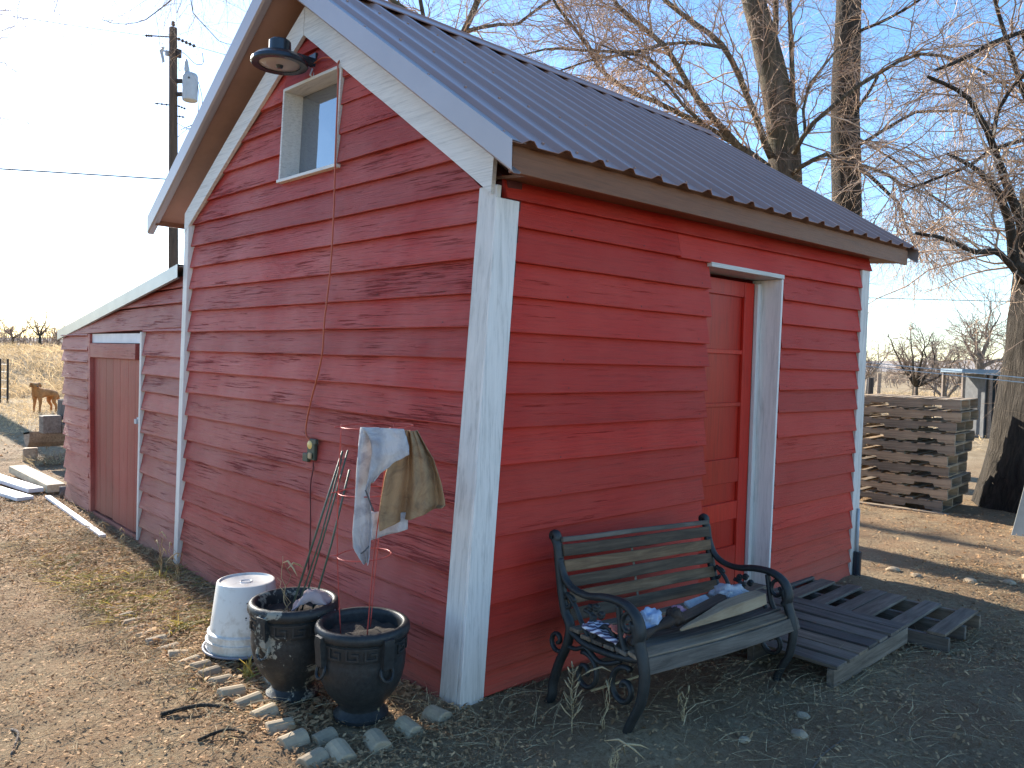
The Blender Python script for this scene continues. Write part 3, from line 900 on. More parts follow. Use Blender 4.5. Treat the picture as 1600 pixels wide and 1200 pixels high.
# nail heads in the boards and screws in the roof metal, each lot joined into one part
mb = MB()
def dot(P, nrm, r_):
    nrm = Vector(nrm).normalized(); a = nrm.orthogonal().normalized(); b = nrm.cross(a)
    mb.add([P + nrm * .0012 + (a * math.cos(2 * math.pi * k / 6) + b * math.sin(2 * math.pi * k / 6)) * r_ for k in range(6)] + [P + nrm * .0026], [(k, (k + 1) % 6, 6) for k in range(6)])
for k, z in enumerate(ZR[1:-1]):
    for x in (.62, 1.22, 1.78, 2.86, 3.42, 3.86):
        dot(PR(x + random.uniform(-.03, .03), z + random.uniform(.014, .028), .0335), (0, -1, 0), .0042)
for k, z in enumerate(ZL[1:]):
    for y in (.30, .90, 1.55, 2.15, 2.75, 3.25):
        dot(PL(y + random.uniform(-.03, .03), z + random.uniform(.014, .028), .0285), (-1, 0, 0), .0042)
o = mb.build('nail_heads', MAT['rust'], SHED); o['kind'] = 'stuff'
mb = MB()
nR = (RF[1] - RF[0]).cross(RF[2] - RF[0]).normalized()
if nR.z < 0: nR = -nR
for t in (.03, .30, .58, .86):
    for k in range(20):
        s_ = (.229 * k + .026) / 4.61
        p = patch(RF, s_, t + random.uniform(-.006, .006), .011)
        mb.tube([p, p + nR * .007], [.009, .006], 6)
o = mb.build('roof_screws', MAT['roof'], SHED); o['kind'] = 'stuff'
# ------------------------------------------------------------------ things on and against the gable wall
LAMP = empty('security_light', (-.066, 1.758, 3.345), 0, 'round dusk-to-dawn lamp on an arm under the gable peak', 'lamp')
mb = MB(); mb.lathe([(.10, .05), (.135, .035), (.165, .008), (.168, -.012), (.162, -.02), (.122, -.016), (.120, .0)], 40); mb.build('reflector', MAT['black_metal'], LAMP, True, auto=35)
mb = MB(); mb.lathe([(.0, -.019), (.06, -.019), (.119, -.012), (.121, .0)], 40); mb.build('lens', MAT['lens'], LAMP, True)
mb = MB(); mb.lathe([(.0, -.034), (.018, -.033), (.022, -.020), (.022, -.017)], 16); mb.build('sensor_cap', MAT['black_metal'], LAMP, True)
mb = MB(); mb.lathe([(.09, .04), (.075, .055), (.066, .06), (.064, .122), (.056, .130), (.0, .131)], 28); mb.build('housing', MAT['black_metal'], LAMP, True, auto=35)
mb = MB(); mb.tube([(.05, -.01, .06), (.12, -.02, .055), (.20, -.02, .05)], [.022, .026, .03], 10); mb.box((.215, -.02, .045), (.03, .09, .11)); mb.build('arm', MAT['black_metal'], LAMP)
mb = MB(); mb.tube([(.19, -.05, .0), (.17, -.06, -.045), (.185, -.07, -.06), (.20, -.06, -.02)], .006, 6); mb.build('bracket_hook', MAT['transformer'], LAMP)

CORD = empty('extension_cord', (.0, 1.4, 2), 0, 'orange extension cord hanging down the gable wall from the lamp', 'cord')
pts = [(.14, 1.722, 3.385), (.116, 1.561, 3.372), (.128, 1.40, 3.325), (.105, 1.372, 3.28), (.098, 1.353, 3.172), (.088, 1.349, 2.80), (.070, 1.325, 2.425), (.052, 1.319, 2.091), (.030, 1.335, 1.80), (.024, 1.352, 1.573), (.012, 1.449, 1.308), (.006, 1.485, 1.173), (.004, 1.475, 1.115), (.012, 1.437, 1.085)]
def smooth_line(P, n=6):
    P = [Vector(p) for p in P]; out = []
    for i in range(len(P) - 1):
        a, b, c, d = P[max(i - 1, 0)], P[i], P[i + 1], P[min(i + 2, len(P) - 1)]
        for k in range(n):
            t = k / n
            out.append(.5 * ((2 * b) + (c - a) * t + (2 * a - 5 * b + 4 * c - d) * t * t + (3 * b - a - 3 * c + d) * t ** 3))
    out.append(P[-1]); return out
loc = Vector((.0, 1.4, 2))
mb = MB(); mb.tube([p - loc for p in smooth_line(pts)], .0052, 8); mb.build('cable', MAT['orange_cord'], CORD, True)
mb = MB(); mb.lathe([(.0, -.028), (.018, -.026), (.025, -.012), (.025, .012), (.02, .026), (.0, .028)], 14); 
mb.v = [(p[2] * .5, p[0] * 1.25, p[1] * 1.1) for p in mb.v]
o = mb.build('plug', MAT['yellow_plug'], CORD, True); o.location = Vector((.015, 1.44, 1.063)) - loc
OUT = empty('outlet_box', (.045, 1.44, 1.03), 0, 'dark green outdoor outlet box on the red gable wall under the cord', 'outlet')
mb = MB(); mb.box((-.028, -.03, .055), (.02, .075, .03)); mb.box((-.026, -.01, -.005), (.024, .085, .10)); mb.box((-.03, .045, -.045), (.03, .06, .05)); mb.build('box', MAT['outlet'], OUT, bevel=.004)
mb = MB(); mb.box((-.047, -.02, -.028), (.012, .035, .035)); mb.build('cover', MAT['straw'], OUT, bevel=.004)
mb = MB(); mb.tube([Vector(p) - Vector((.045, 1.44, 1.03)) for p in smooth_line([(.013, 1.405, .965), (.010, 1.40, .923), (.003, 1.414, .821), (-.003, 1.396, .674), (-.006, 1.39, .5), (-.010, 1.40, .32)])], .004, 6); mb.build('lead_wire', MAT['core'], OUT)

# ------------------------------------------------------------------ bucket on a saucer
zb = G(-.43, 1.28)
SAU = empty('plant_saucer', (-.43, 1.285, zb + .012), 0, 'black saucer with pale grey rim under the upturned white bucket', 'saucer')
mb = MB(); mb.lathe([(.0, .004), (.195, .004), (.212, .03), (.217, .03)], 36); mb.lathe([(.196, -.001), (.218, .03)], 36); mb.build('dish', MAT['black_metal'], SAU, True)
mb = MB(); mb.lathe([(.212, .026), (.223, .026), (.224, .036), (.213, .036), (.212, .026)], 36); mb.build('rim', MAT['grey_plastic'], SAU, True)
BUC = empty('bucket', (-.435, 1.29, zb + .035), R(20), 'white plastic bucket standing upside down beside the worn planter', 'bucket')
prof = [(.190, .0), (.197, .002), (.199, .012), (.197, .050), (.201, .052), (.201, .058), (.193, .060), (.190, .088), (.194, .091), (.192, .097), (.180, .104), (.150, .345), (.146, .352), (.138, .354), (.131, .345), (.0, .343)]
mb = MB(); mb.lathe(prof, 48); mb.build('body', MAT['bucket'], BUC, True, auto=30)
mb = MB(); mb.lathe([(.026, .3435), (.028, .347), (.031, .347), (.032, .3435)], 20); mb.build('base_mark', MAT['bucket'], BUC, True)
mb = MB()   # small print, upside down with the bucket
def bk(ang, z, w, h):
    r_ = .180 - (z - .104) * (.180 - .150) / .241 + .0008
    a0, a1 = ang - w / 2 / r_, ang + w / 2 / r_
    mb.add([(r_ * math.cos(a), r_ * math.sin(a), zz) for a, zz in ((a0, z - h / 2), (a1, z - h / 2), (a1, z + h / 2), (a0, z + h / 2))], [(0, 1, 2, 3)])
A0 = R(241 - 20 + 12)
for dx, z, w, h in ((-.012, .272, .010, .007), (.006, .273, .012, .003), (-.006, .258, .006, .009), (.002, .258, .006, .009), (.010, .258, .006, .009), (.018, .258, .006, .009), (.004, .238, .024, .0018), (.002, .228, .030, .0018), (.012, .214, .012, .003), (-.018, .198, .009, .009), (-.018, .187, .010, .002), (.006, .190, .006, .010), (.013, .190, .006, .010), (.020, .190, .006, .010), (-.013, .145, .0016, .010)):
    bk(A0 + dx / .165, z, w, h)
mb.build('printing', MAT['ink'], BUC)
mb = MB(); mb.tube([(.203 * math.cos(a), .203 * math.sin(a), .03 - .03 * math.sin((a - 2.6) / 1.9 * math.pi)) for a in np.linspace(2.6, 4.5, 14)], .0025, 6); mb.build('bail', MAT['transformer'], BUC, True)

# ------------------------------------------------------------------ planters
def planter(loc, H, rz, mat, label, handle0):
    k = H / .45
    root = empty('planter', loc, rz, label, 'planter', 'black glazed planters by the gable wall')
    prof = [(.0, .0), (.118, .0), (.120, .016), (.108, .026), (.094, .045), (.098, .062), (.122, .090), (.152, .13), (.176, .185), (.188, .245), (.190, .29), (.186, .312), (.188, .318), (.190, .322), (.190, .388), (.186, .392)]
    mb = MB(); mb.lathe([(r_, z * k) for r_, z in prof], 56)
    o = mb.build('bowl', mat, root, True, auto=40)
    mb = MB(); mb.lathe([(.186, .390 * k), (.201, .398 * k), (.207, .414 * k), (.205, .432 * k), (.196, .444 * k), (.182, .447 * k), (.172, .440 * k), (.168, .42 * k), (.166, .35 * k)], 56)
    mb.build('rim', mat, root, True)
    mb = MB(); n = 15; w = 2 * math.pi / n                     # key pattern in relief
    def arc_bar(a0, a1, z0, z1):
        m = 3; V = []
        for i in range(m + 1):
            a = a0 + (a1 - a0) * i / m
            for r_ in (.188, .1955):
                for z in (z0, z1):
                    V.append((r_ * math.cos(a), r_ * math.sin(a), z * k))
        F = []
        for i in range(m):
            b = i * 4
            F += [(b + 2, b + 3, b + 7, b + 6), (b + 3, b + 1, b + 5, b + 7), (b, b + 2, b + 6, b + 4)]
        F += [(0, 1, 3, 2), (m * 4 + 2, m * 4 + 3, m * 4 + 1, m * 4)]
        mb.add(V, F)
    th = .0085; ta = .0085 / .19
    for i in range(n):
        a = i * w
        arc_bar(a, a + w, .376, .376 + th)
        arc_bar(a + w * .02, a + w * .02 + ta, .328, .376)
        arc_bar(a + w * .02, a + w * .72, .328, .328 + th)
        arc_bar(a + w * .72 - ta, a + w * .72, .336, .362)
        arc_bar(a + w * .34, a + w * .72, .354, .354 + th)
    mb.build('key_band', mat, root)
    for q in range(4):                                              # strap handles
        a = handle0 + q * math.pi / 2
        mb = MB()
        c, s = math.cos(a), math.sin(a)
        def hp(r_, t, z): return (r_ * c - t * s, r_ * s + t * c, z * k)
        hw = .025
        rows = [[hp(r_, t, z) for t in (-hw, -hw * .4, hw * .4, hw)] for r_, z in ((.198, .425), (.216, .418), (.219, .39), (.214, .33), (.212, .285), (.200, .278), (.185, .29))]
        mb.grid(rows)
        for sg in (-1, 1):
            mb.grid([[hp(r_, sg * hw, z) for r_, z in ((.19, .425), (.216, .418), (.219, .39), (.214, .33), (.212, .285), (.19, .28))], [hp(.186, sg * hw, z) for z in (.425, .418, .39, .33, .285, .28)]])
        mb.tube([hp(.200 - .012 * math.sin(b) , .030 * math.cos(b), .262 + .034 * math.sin(b)) for b in np.linspace(0, 2 * math.pi, 15)], .0075, 6)
        mb.build('handle', mat, root, True, auto=40)
    mb = MB(); rows = []
    for i in range(7):
        r_ = .169 * i / 6
        rows.append([(r_ * math.cos(a), r_ * math.sin(a), k * (.385 + .02 * noise.noise((r_ * 20 * math.cos(a), r_ * 20 * math.sin(a), loc[0] * 9)))) for a in np.linspace(0, 2 * math.pi, 29)])
    mb.grid(rows); mb.build('soil', MAT['soil'], root, True)
    return root
p1z, p2z = G(-.52, .585) + .012, G(-.389, .206) + .012
planter((-.52, .585, p1z), .445, 0, MAT['planter_worn'], 'black urn planter with chipped flaking glaze next to the bucket', R(202))
planter((-.389, .206, p2z), .42, 0, MAT['planter'], 'black urn planter holding a red wire cage near the white corner board', R(269))

RAG = empty('rag', (-.45, .53, p1z + .40), 0, 'dusty pink rag stuffed into the chipped planter', 'rag')
mb = MB(); rows = []
for i in range(17):
    u = i / 16; row = []
    for j in range(15):
        v = j / 14
        x = -.09 + .20 * u; yv = -.10 + .17 * v
        hgt = .085 * math.sin(math.pi * min(1, u * 1.05)) * math.sin(math.pi * min(1, .15 + v * .85)) + .028 * noise.noise((u * 4.2, v * 4.2, 2)) + .012 * noise.noise((u * 11, v * 9, 5))
        row.append((x * .73 + yv * .45, -x * .68 + yv * .55, hgt + .01 - .05 * max(0, u - .85)))
    rows.append(row)
mb.grid(rows); o = mb.build('cloth', MAT['rag_pink'], RAG, True); so = o.modifiers.new('thickness', 'SOLIDIFY'); so.thickness = .005

stk = [((-.535, .60), (-.367, .442), 1.155, .0052), ((-.50, .565), (-.349, .425), 1.16, .0042), ((-.465, .53), (-.342, .418), 1.07, .0048), ((-.52, .575), (-.372, .44), 1.12, .004)]
for i, (b, t, z, r_) in enumerate(stk):
    o = None; mb = MB()
    z0 = p1z + .36; L0 = Vector((b[0], b[1], z0))
    mb.tube([Vector((0, 0, 0)), Vector(((t[0] - b[0]) * .5 + .004 * i, (t[1] - b[1]) * .5, (z - z0) * .5)), Vector((t[0] - b[0], t[1] - b[1], z - z0))], r_, 7)
    o = mb.build('plant_stake', MAT['green_stake'], None, True); o.location = L0
    tag(o, ['green plant stake leaning from the chipped planter, leftmost at its foot', 'green plant stake with a pale tip, second from the left at its foot', 'short green plant stake reaching lower than the others', 'thin green plant stake crossing between the longer ones'][i], 'stake', 'green stakes in the chipped planter')

UV = Vector((.7311, -.6823, 0)); DV = Vector((-.6823, -.7311, 0))      # sideways, and towards the camera
PC = Vector((-.389, .206, 0))
CAGE = empty('tomato_cage', (PC.x, PC.y, p2z + .37), 0, 'red wire tomato cage standing in the planter with towels over its top', 'plant cage')
def cg(u, d, z): return PC + UV * u + DV * d + Vector((0, 0, z)) - Vector((PC.x, PC.y, p2z + .37))
rings = [(1.292, .155, .045), (1.005, .137, .02), (.727, .116, .0)]
for z, r_, du in rings:
    mb = MB(); P_ = [cg(du + r_ * math.cos(a), r_ * math.sin(a), z + .006 * math.cos(a)) for a in np.linspace(math.pi * 1.02, math.pi * 3.0, 30)]
    P_ = [cg(du - r_ - .03, .01, z - .008)] + P_
    mb.tube(P_, .0024, 6); mb.build('ring', MAT['red_wire'], CAGE, True)
for a in (200, 300, 70):
    mb = MB(); P_ = []
    for z, r_, du in [(1.30, .155, .045), (1.005, .137, .02), (.727, .116, .0), (p2z + .36, .085, -.01)]:
        P_.append(cg(du + r_ * math.cos(R(a)), -r_ * math.sin(R(a)), z))
    mb.tube(smooth_line(P_, 5), .0024, 6); mb.build('upright', MAT['red_wire'], CAGE, True)

def towel(rows_px, dfun, name, mat, label, seed, nx=40, thick=.006):
    """rows_px: list of (u_left, u_right, z_left, z_right); cloth hung in front of the ring"""
    root = empty(name, (PC.x, PC.y, 1.30), 0, label, 'towel')
    mb = MB(); rows = []
    m = len(rows_px); fine = 8
    for i in range((m - 1) * fine + 1):
        t = i / fine; k = min(int(t), m - 2); f = t - k
        a, b = rows_px[k], rows_px[k + 1]
        q = [a[c] + (b[c] - a[c]) * f for c in range(4)]
        row = []
        for j in range(nx):
            s = j / (nx - 1)
            u = q[0] + (q[1] - q[0]) * s; z = q[2] + (q[3] - q[2]) * s
            d = dfun(s, t / (m - 1), u, z)
            wob = .006 * noise.noise((u * 14, z * 10, seed)) + .004 * noise.noise((u * 34 + z * 12, z * 22, seed + 4)) + .0022 * noise.noise((u * 80, z * 60, seed + 9))
            row.append(UV * u + DV * (d + wob) + Vector((0, 0, z - 1.30 + .003 * noise.noise((u * 22, seed, 1)))))
        rows.append(row)
    mb.grid(rows)
    o = mb.build('cloth', mat, root, True)
    so = o.modifiers.new('thickness', 'SOLIDIFY'); so.thickness = thick * .55; so.offset = 0
    return root, o
# pixel-free sizes, metres from the cage axis: tan towel behind, white towel in front of it
tan_rows = [(.17, .225, 1.287, 1.280), (.150, .265, 1.24, 1.215), (.125, .300, 1.18, 1.16), (.105, .335, 1.09, 1.06), (.090, .352, .98, .985), (.085, .354, .93, .965), (.092, .340, .868, .955)]
def tan_d(s, t, u, z): return .10 + .040 * math.sin(s * 11.5 + .6 + .5 * t) * (.35 + .65 * t) + .012 * math.sin(s * 26 + 2 * t) - .05 * s + .02 * t
TAN, o = towel(tan_rows, tan_d, 'tan_towel', MAT['towel_tan'], 'tan stained towel with soft vertical folds hanging at the right of the cage', 3.3, 56)
wh_rows = [(.003, .075, 1.300, 1.300), (-.001, .070, 1.25, 1.25), (-.004, .060, 1.19, 1.19), (-.008, .050, 1.11, 1.10), (-.010, .040, 1.03, 1.02), (-.014, .052, .945, .95), (-.018, .060, .865, .89), (-.016, .055, .80, .83), (.012, .052, .745, .765), (.026, .046, .722, .726)]
def wh_d(s, t, u, z): return .155 + .022 * math.sin(s * 5.0 + t * 2.6) + .014 * math.sin(s * 11 + t * 3) * t - .02 * t
WHT, o = towel(wh_rows, wh_d, 'white_towel', MAT['towel_white'], 'grimy white towel hanging in a long point from the cage top', 7.1, 34)
fl_rows = [(.010, .180, 1.303, 1.296), (.030, .192, 1.285, 1.262), (.050, .204, 1.250, 1.222), (.060, .206, 1.200, 1.190), (.052, .150, 1.140, 1.160), (.044, .095, 1.085, 1.120), (.038, .056, 1.045, 1.075)]
def fl_d(s, t, u, z): return .182 + .012 * math.sin(s * 6 + 1) * t + .012 * t - .045 * s
mb = MB(); rows = []
for i in range(25):
    t = i / 24 * 6; k = min(int(t), 5); f = t - k
    q = [fl_rows[k][c] + (fl_rows[k + 1][c] - fl_rows[k][c]) * f for c in range(4)]
    rows.append([UV * (q[0] + (q[1] - q[0]) * (j / 13)) + DV * (fl_d(j / 13, t / 6, 0, 0) + .006 * noise.noise((j * .45, i * .35, 3)) + .003 * noise.noise((j * 1.1, i * .9, 6))) + Vector((0, 0, q[2] + (q[3] - q[2]) * (j / 13) - 1.30)) for j in range(14)])
mb.grid(rows); o = mb.build('flap', MAT['towel_white'], WHT, True); so = o.modifiers.new('thickness', 'SOLIDIFY'); so.thickness = .006
mb = MB(); rows = []      # lower corner of the white towel showing under the tan one
for i in range(9):
    t = i / 8
    rows.append([UV * (.03 + .165 * (j / 11) + .0 * t) + DV * (.06 + .012 * math.sin(j * .9)) + Vector((0, 0, (.93 - .125 * t) + .052 * (j / 11) * t - 1.30)) for j in range(12)])
mb.grid(rows); o = mb.build('lower_corner', MAT['towel_white'], WHT, True); so = o.modifiers.new('thickness', 'SOLIDIFY'); so.thickness = .005
mb = MB(); mb.tube([UV * u + DV * d + Vector((0, 0, z - 1.30)) for u, d, z in ((.035, .192, 1.045), (.055, .180, .985), (.066, .172, .955))], .0035, 5)
mb.tube([UV * u + DV * d + Vector((0, 0, z - 1.30)) for u, d, z in ((.018, .172, .775), (.034, .176, .788), (.05, .165, .806))], .0035, 5)
mb.build('dark_stripe', MAT['ink'], WHT)

# ------------------------------------------------------------------ bed edging
EP = [(-.722, 2.586), (-.728, 2.347), (-.73, 2.22), (-.735, 2.08), (-.741, 1.92), (-.735, 1.76), (-.725, 1.60), (-.73, 1.45), (-.722, 1.31), (-.715, 1.19), (-.718, 1.06), (-.716, .93), (-.729, .78), (-.708, .635), (-.712, .47), (-.717, .316), (-.726, .18), (-.734, .0)]
half = MB(); n = 9
r_, Lh = .044, .118
prof = [(r_ * math.cos(math.pi * i / (n - 1)), r_ * math.sin(math.pi * i / (n - 1))) for i in range(n)]
Vv = []
for sx in (-1, 1):
    Vv.append((sx * Lh / 2, .05, -.05)); Vv += [(sx * Lh / 2 * (1 - .06 * (1 if i in (0, n - 1) else 0)), c, s) for c, s in prof]; Vv.append((sx * Lh / 2, -.05, -.05))
m_ = n + 2
half.add(Vv, [tuple(range(m_ - 1, -1, -1)), tuple(range(m_, 2 * m_))] + [(i, (i + 1) % m_, m_ + (i + 1) % m_, m_ + i) for i in range(m_)])
edge_me = half.mesh('edging_block', False); edge_me.materials.append(MAT['concrete'])
def edger(x, y, rz, lab, sink=0.0, sc=1.0):
    o = bpy.data.objects.new('edging_block', edge_me); COL.objects.link(o)
    o.location = (x, y, G(x, y) - .004 - sink); o.rotation_euler = (random.uniform(-.12, .12), random.uniform(-.12, .12), rz); o.scale = (sc * random.uniform(.9, 1.1), sc * random.uniform(.92, 1.1), random.uniform(.9, 1.1) * sc)
    b = o.modifiers.new('bevel', 'BEVEL'); b.width = .006; b.segments = 2; b.limit_method = 'ANGLE'; b.angle_limit = R(50)
    return tag(o, lab, 'edging', 'half-round concrete edging blocks round the flower bed')
for i, (x, y) in enumerate(EP):
    far = y > 1.25
    od = ['first', 'second', 'third', 'fourth', 'fifth', 'sixth', 'seventh', 'eighth', 'ninth', 'tenth', 'eleventh', 'twelfth', 'thirteenth', 'fourteenth', 'fifteenth', 'sixteenth', 'seventeenth', 'eighteenth']
    lab_ = ('half-buried edging block in leaves, %s of the row from its far end' % od[i]) if far else ('sunlit half-round edging block, %s of its row from the bed corner' % od[len(EP) - 1 - i])
    edger(x, y, random.uniform(-.25, .25), lab_, .018 if far else .004)
EQ = [(-.628, -.03, 1.45, 'edging block standing with its arched end to the camera at the bed corner', 1.15), (-.47, -.05, 1.3, 'shaded edging block beside the arched one at the bed corner', 1.15), (-.30, -.03, 1.5, 'shaded edging block in the short row, second from the white corner board', 1.05), (-.14, -.02, 1.7, 'shaded edging block lying against the white corner board', 1.05), (-.61, .135, .1, 'shaded edging block inside the bed near the front planter', .9), (-.50, .50, .2, 'shaded edging block under the chipped planter', .8)]
for x, y, rz, lab, sc in EQ[:5]: edger(x, y, rz, lab, .0, sc)

# ------------------------------------------------------------------ cast iron bench
BEN = empty('garden_bench', (.365, -.20, -.012), R(-3.2), 'weathered cast iron and wood slat bench against the red door wall', 'bench')
BEN.rotation_euler = (0, R(2.4), R(-3.2)); BEN.scale = (1, .93, 1)
BL = 1.15
def spiral(cx, cz, r0, r1, a0, a1, n=22):
    return [(cx + (r0 + (r1 - r0) * i / (n - 1)) * math.cos(a0 + (a1 - a0) * i / (n - 1)), cz + (r0 + (r1 - r0) * i / (n - 1)) * math.sin(a0 + (a1 - a0) * i / (n - 1))) for i in range(n)]
def sm2(P, n=6): return [(q.x, q.y) for q in smooth_line([(a, b, 0) for a, b in P], n)]
def iron(x, curves, name):
    mb = MB()
    for P_, r_ in curves:
        rr = r_ if hasattr(r_, '__len__') else [r_] * len(P_)
        mb.tube([(x, -d, z) for d, z in P_], rr, 8, flat=1.25, nrm=(1, 0, 0))
    return mb.build(name, MAT['iron'], BEN, True)
def end_frame(x, nm):
    mb = MB()
    def add(P_, r_):
        rr = r_ if hasattr(r_, '__len__') else [r_] * len(P_)
        mb.tube([(x, -d, z) for d, z in P_], rr, 8, flat=1.35, nrm=(1, 0, 0))
    back = sm2([(-.005, .775), (.015, .745), (.035, .66), (.060, .56), (.095, .46), (.135, .40), (.12, .31), (.075, .22), (.04, .12), (.035, .05), (.0, .0)])
    add(back, [.020] * len(back))
    add(spiral(-.015, .785, .026, .004, -.6, 4.6), .017)
    arm = sm2([(.035, .69), (.075, .615), (.14, .575), (.24, .565), (.36, .585), (.47, .585), (.545, .55), (.575, .49), (.56, .44)])
    add(arm, [.015 + .012 * (i / len(arm)) ** 2 for i in range(len(arm))])
    add(spiral(.51, .505, .052, .010, 1.6, 7.4), .010)
    front = sm2([(.55, .52), (.575, .44), (.60, .38), (.615, .30), (.60, .20), (.555, .11), (.535, .05), (.575, .0)])
    add(front, [.024 - .006 * i / len(front) for i in range(len(front))])
    add(sm2([(.135, .385), (.25, .352), (.40, .352), (.52, .365), (.60, .385)]), .016)
    # scrollwork below the arm
    add(spiral(.115, .50, .045, .008, .4, 6.4), .009)
    add(sm2([(.10, .545), (.16, .50), (.20, .45), (.25, .40), (.28, .37)]), .010)
    add(sm2([(.28, .37), (.29, .44), (.27, .49), (.23, .50)]), .011)
    add(sm2([(.28, .37), (.32, .42), (.36, .46), (.41, .45), (.44, .40), (.46, .37)]), .011)
    for dd, zz in ((.262, .515), (.30, .525), (.335, .50), (.285, .475)):
        add(spiral(dd, zz, .013, .006, 0, 6.28, 10), .010)
    add(sm2([(.44, .57), (.455, .50), (.47, .44), (.50, .39)]), .013)
    # scrolls between the legs
    add(spiral(.50, .235, .092, .012, 1.2, 9.4, 40), .012)
    add(spiral(.255, .225, .090, .012, 1.9, -6.6, 40), .011)
    add(spiral(.05, .315, .052, .010, -1.0, -7.6, 26), .010)
    add(sm2([(.12, .31), (.18, .31), (.25, .335), (.33, .30), (.40, .31), (.47, .34)]), .010)
    return mb.build(nm, MAT['iron'], BEN, True)
end_frame(0.0, 'end_frame'); end_frame(BL, 'end_frame')
def slat(d0, z0, d1, z1, thick, mat, x0=.012, x1=BL - .012, sag=0.0, name='back_slat', seed=0, twist=0.0):
    """board between the end frames: (d0,z0) upper edge, (d1,z1) lower edge"""
    mb = MB(); V = []; n = 10
    a, b = Vector((0, -d0, z0)), Vector((0, -d1, z1))
    nr = Vector((1, 0, 0)).cross(b - a).normalized()
    for i in range(n + 1):
        t = i / n; x = x0 + (x1 - x0) * t
        dz = -sag * math.sin(math.pi * t) + .003 * noise.noise((x * 3, seed, z0 * 9))
        tw = twist * (t - .5)
        for p, sg in ((a, 1), (b, 1), (b, -1), (a, -1)):
            V.append(Vector((x, p.y, p.z + dz + (tw if p is b else 0))) + nr * (thick / 2 * sg))
    F = []
    for i in range(n):
        for k in range(4):
            F.append((i * 4 + k, i * 4 + (k + 1) % 4, i * 4 + 4 + (k + 1) % 4, i * 4 + 4 + k))
    F += [(0, 1, 2, 3), (n * 4 + 3, n * 4 + 2, n * 4 + 1, n * 4)]
    mb.add(V, F)
    return mb.build(name, mat, BEN, bevel=.003)
bk_line = lambda z: .012 + (.775 - z) * .215 + max(0, .56 - z) * .12
slat(bk_line(.785) + .012, .788, bk_line(.765) + .012, .765, .030, MAT['wood_grey_x'], name='top_rail', seed=1)
for i, z in enumerate((.756, .685, .614, .543, .472)):
    slat(bk_line(z) + .018, z, bk_line(z - .054) + .018, z - .054, .016, MAT['bench_slat'], sag=random.uniform(-.002, .004), seed=i)
mb = MB(); mb.bar((.50, -bk_line(.75) - .004, .75), (.50, -bk_line(.42) - .004, .42), .014, .004, up=(0, 1, 0)); mb.build('back_strap', MAT['wood_grey_x'], BEN)
for i, (d, z) in enumerate(((.15, .385), (.225, .372), (.30, .370), (.375, .373), (.45, .378), (.525, .385))):
    slat(d, z + .012, d + .066, z + .012 + (.002 if i < 5 else -.012), .018, MAT['wood_grey_x'], x0=-.02, x1=BL + .03, sag=.008 + .004 * i / 5, name='seat_slat', seed=20 + i, twist=(.018 if i == 4 else .004))
slat(.598, .385, .622, .325, .018, MAT['wood_grey_x'], x0=-.02, x1=BL + .045, sag=.014, name='seat_slat', seed=31)
mb = MB(); mb.tube([(.0, -.30, .16), (BL, -.30, .16)], .006, 8); mb.build('tie_rod', MAT['straw'], BEN)

# what lies on the seat (seat plane about 0.40 above the ground)
zs = .405
def crumple(loc, size, mat, name, label, cat, seed, rough=.3, flat=.0):
    bm = bmesh.new(); bmesh.ops.create_icosphere(bm, subdivisions=4, radius=1)
    for v in bm.verts:
        p = v.co.normalized()
        f = 1 + rough * noise.noise(p * 2.2 + Vector((seed, 0, 0))) + rough * .6 * abs(noise.noise(p * 5.5 + Vector((0, seed, 0)))) + rough * .25 * noise.noise(p * 13)
        q = p * f
        v.co = Vector((q.x * size[0], q.y * size[1], max(q.z, -.55 + flat) * size[2]))
    me = bpy.data.meshes.new(name); bm.to_mesh(me); bm.free()
    me.polygons.foreach_set('use_smooth', [True] * len(me.polygons))
    o = link_mesh(name, me, mat); o.location = loc
    return tag(o, label, cat)
crumple((.605, -.60, zs + .032), (.060, .05, .048), MAT['blue_bag'], 'crumpled_bag', 'pale blue crumpled bag lying on the bench seat', 'bag', 2.0, .42)
crumple((.815, -.60, zs + .022), (.046, .04, .036), MAT['pink_cap'], 'cloth_ball', 'small pink bundle behind the dark wood on the bench', 'cloth', 5.0, .2)
crumple((1.25, -.615, zs + .028), (.11, .07, .05), MAT['white_bag'], 'plastic_bag', 'crumpled white plastic bag at the right end of the bench seat', 'bag', 9.0, .45)
mb = MB(); mb.box((0, 0, 0), (.165, .06, .022)); o = mb.build('flat_stone', MAT['stone'], None, bevel=.006); o.location = (1.035, -.57, zs + .022); o.rotation_euler = (.5, -.05, -.08)
tag(o, 'thin pale grey slab leaning at the back of the bench seat', 'slab')
mb = MB(); rows = []
for i in range(9):
    rows.append([(-.05 + .012 * i + .01 * math.sin(j), -.04 + .01 * j, .012 + .018 * noise.noise((i * .5, j * .5, 4))) for j in range(9)])
mb.grid(rows); o = mb.build('coral_rag', MAT['coral'], None, True); o.location = (.392, -.60, zs + .025); o.rotation_euler = (.3, .1, .2); so = o.modifiers.new('thickness', 'SOLIDIFY'); so.thickness = .006
tag(o, 'coral pink scrap of cloth by the left arm of the bench', 'cloth')
mb = MB(); rows = []
for i in range(12):
    rows.append([(-.06 + .012 * i, -.09 + .014 * j, .012 + .03 * abs(noise.noise((i * .35, j * .35, 8)))) for j in range(13)])
mb.grid(rows); o = mb.build('striped_cloth', MAT['stripe'], None, True); o.location = (.355, -.53, zs + .012); o.rotation_euler = (.25, .0, .3); so = o.modifiers.new('thickness', 'SOLIDIFY'); so.thickness = .006
tag(o, 'dark cloth with white stripes seen through the left bench arm', 'cloth')
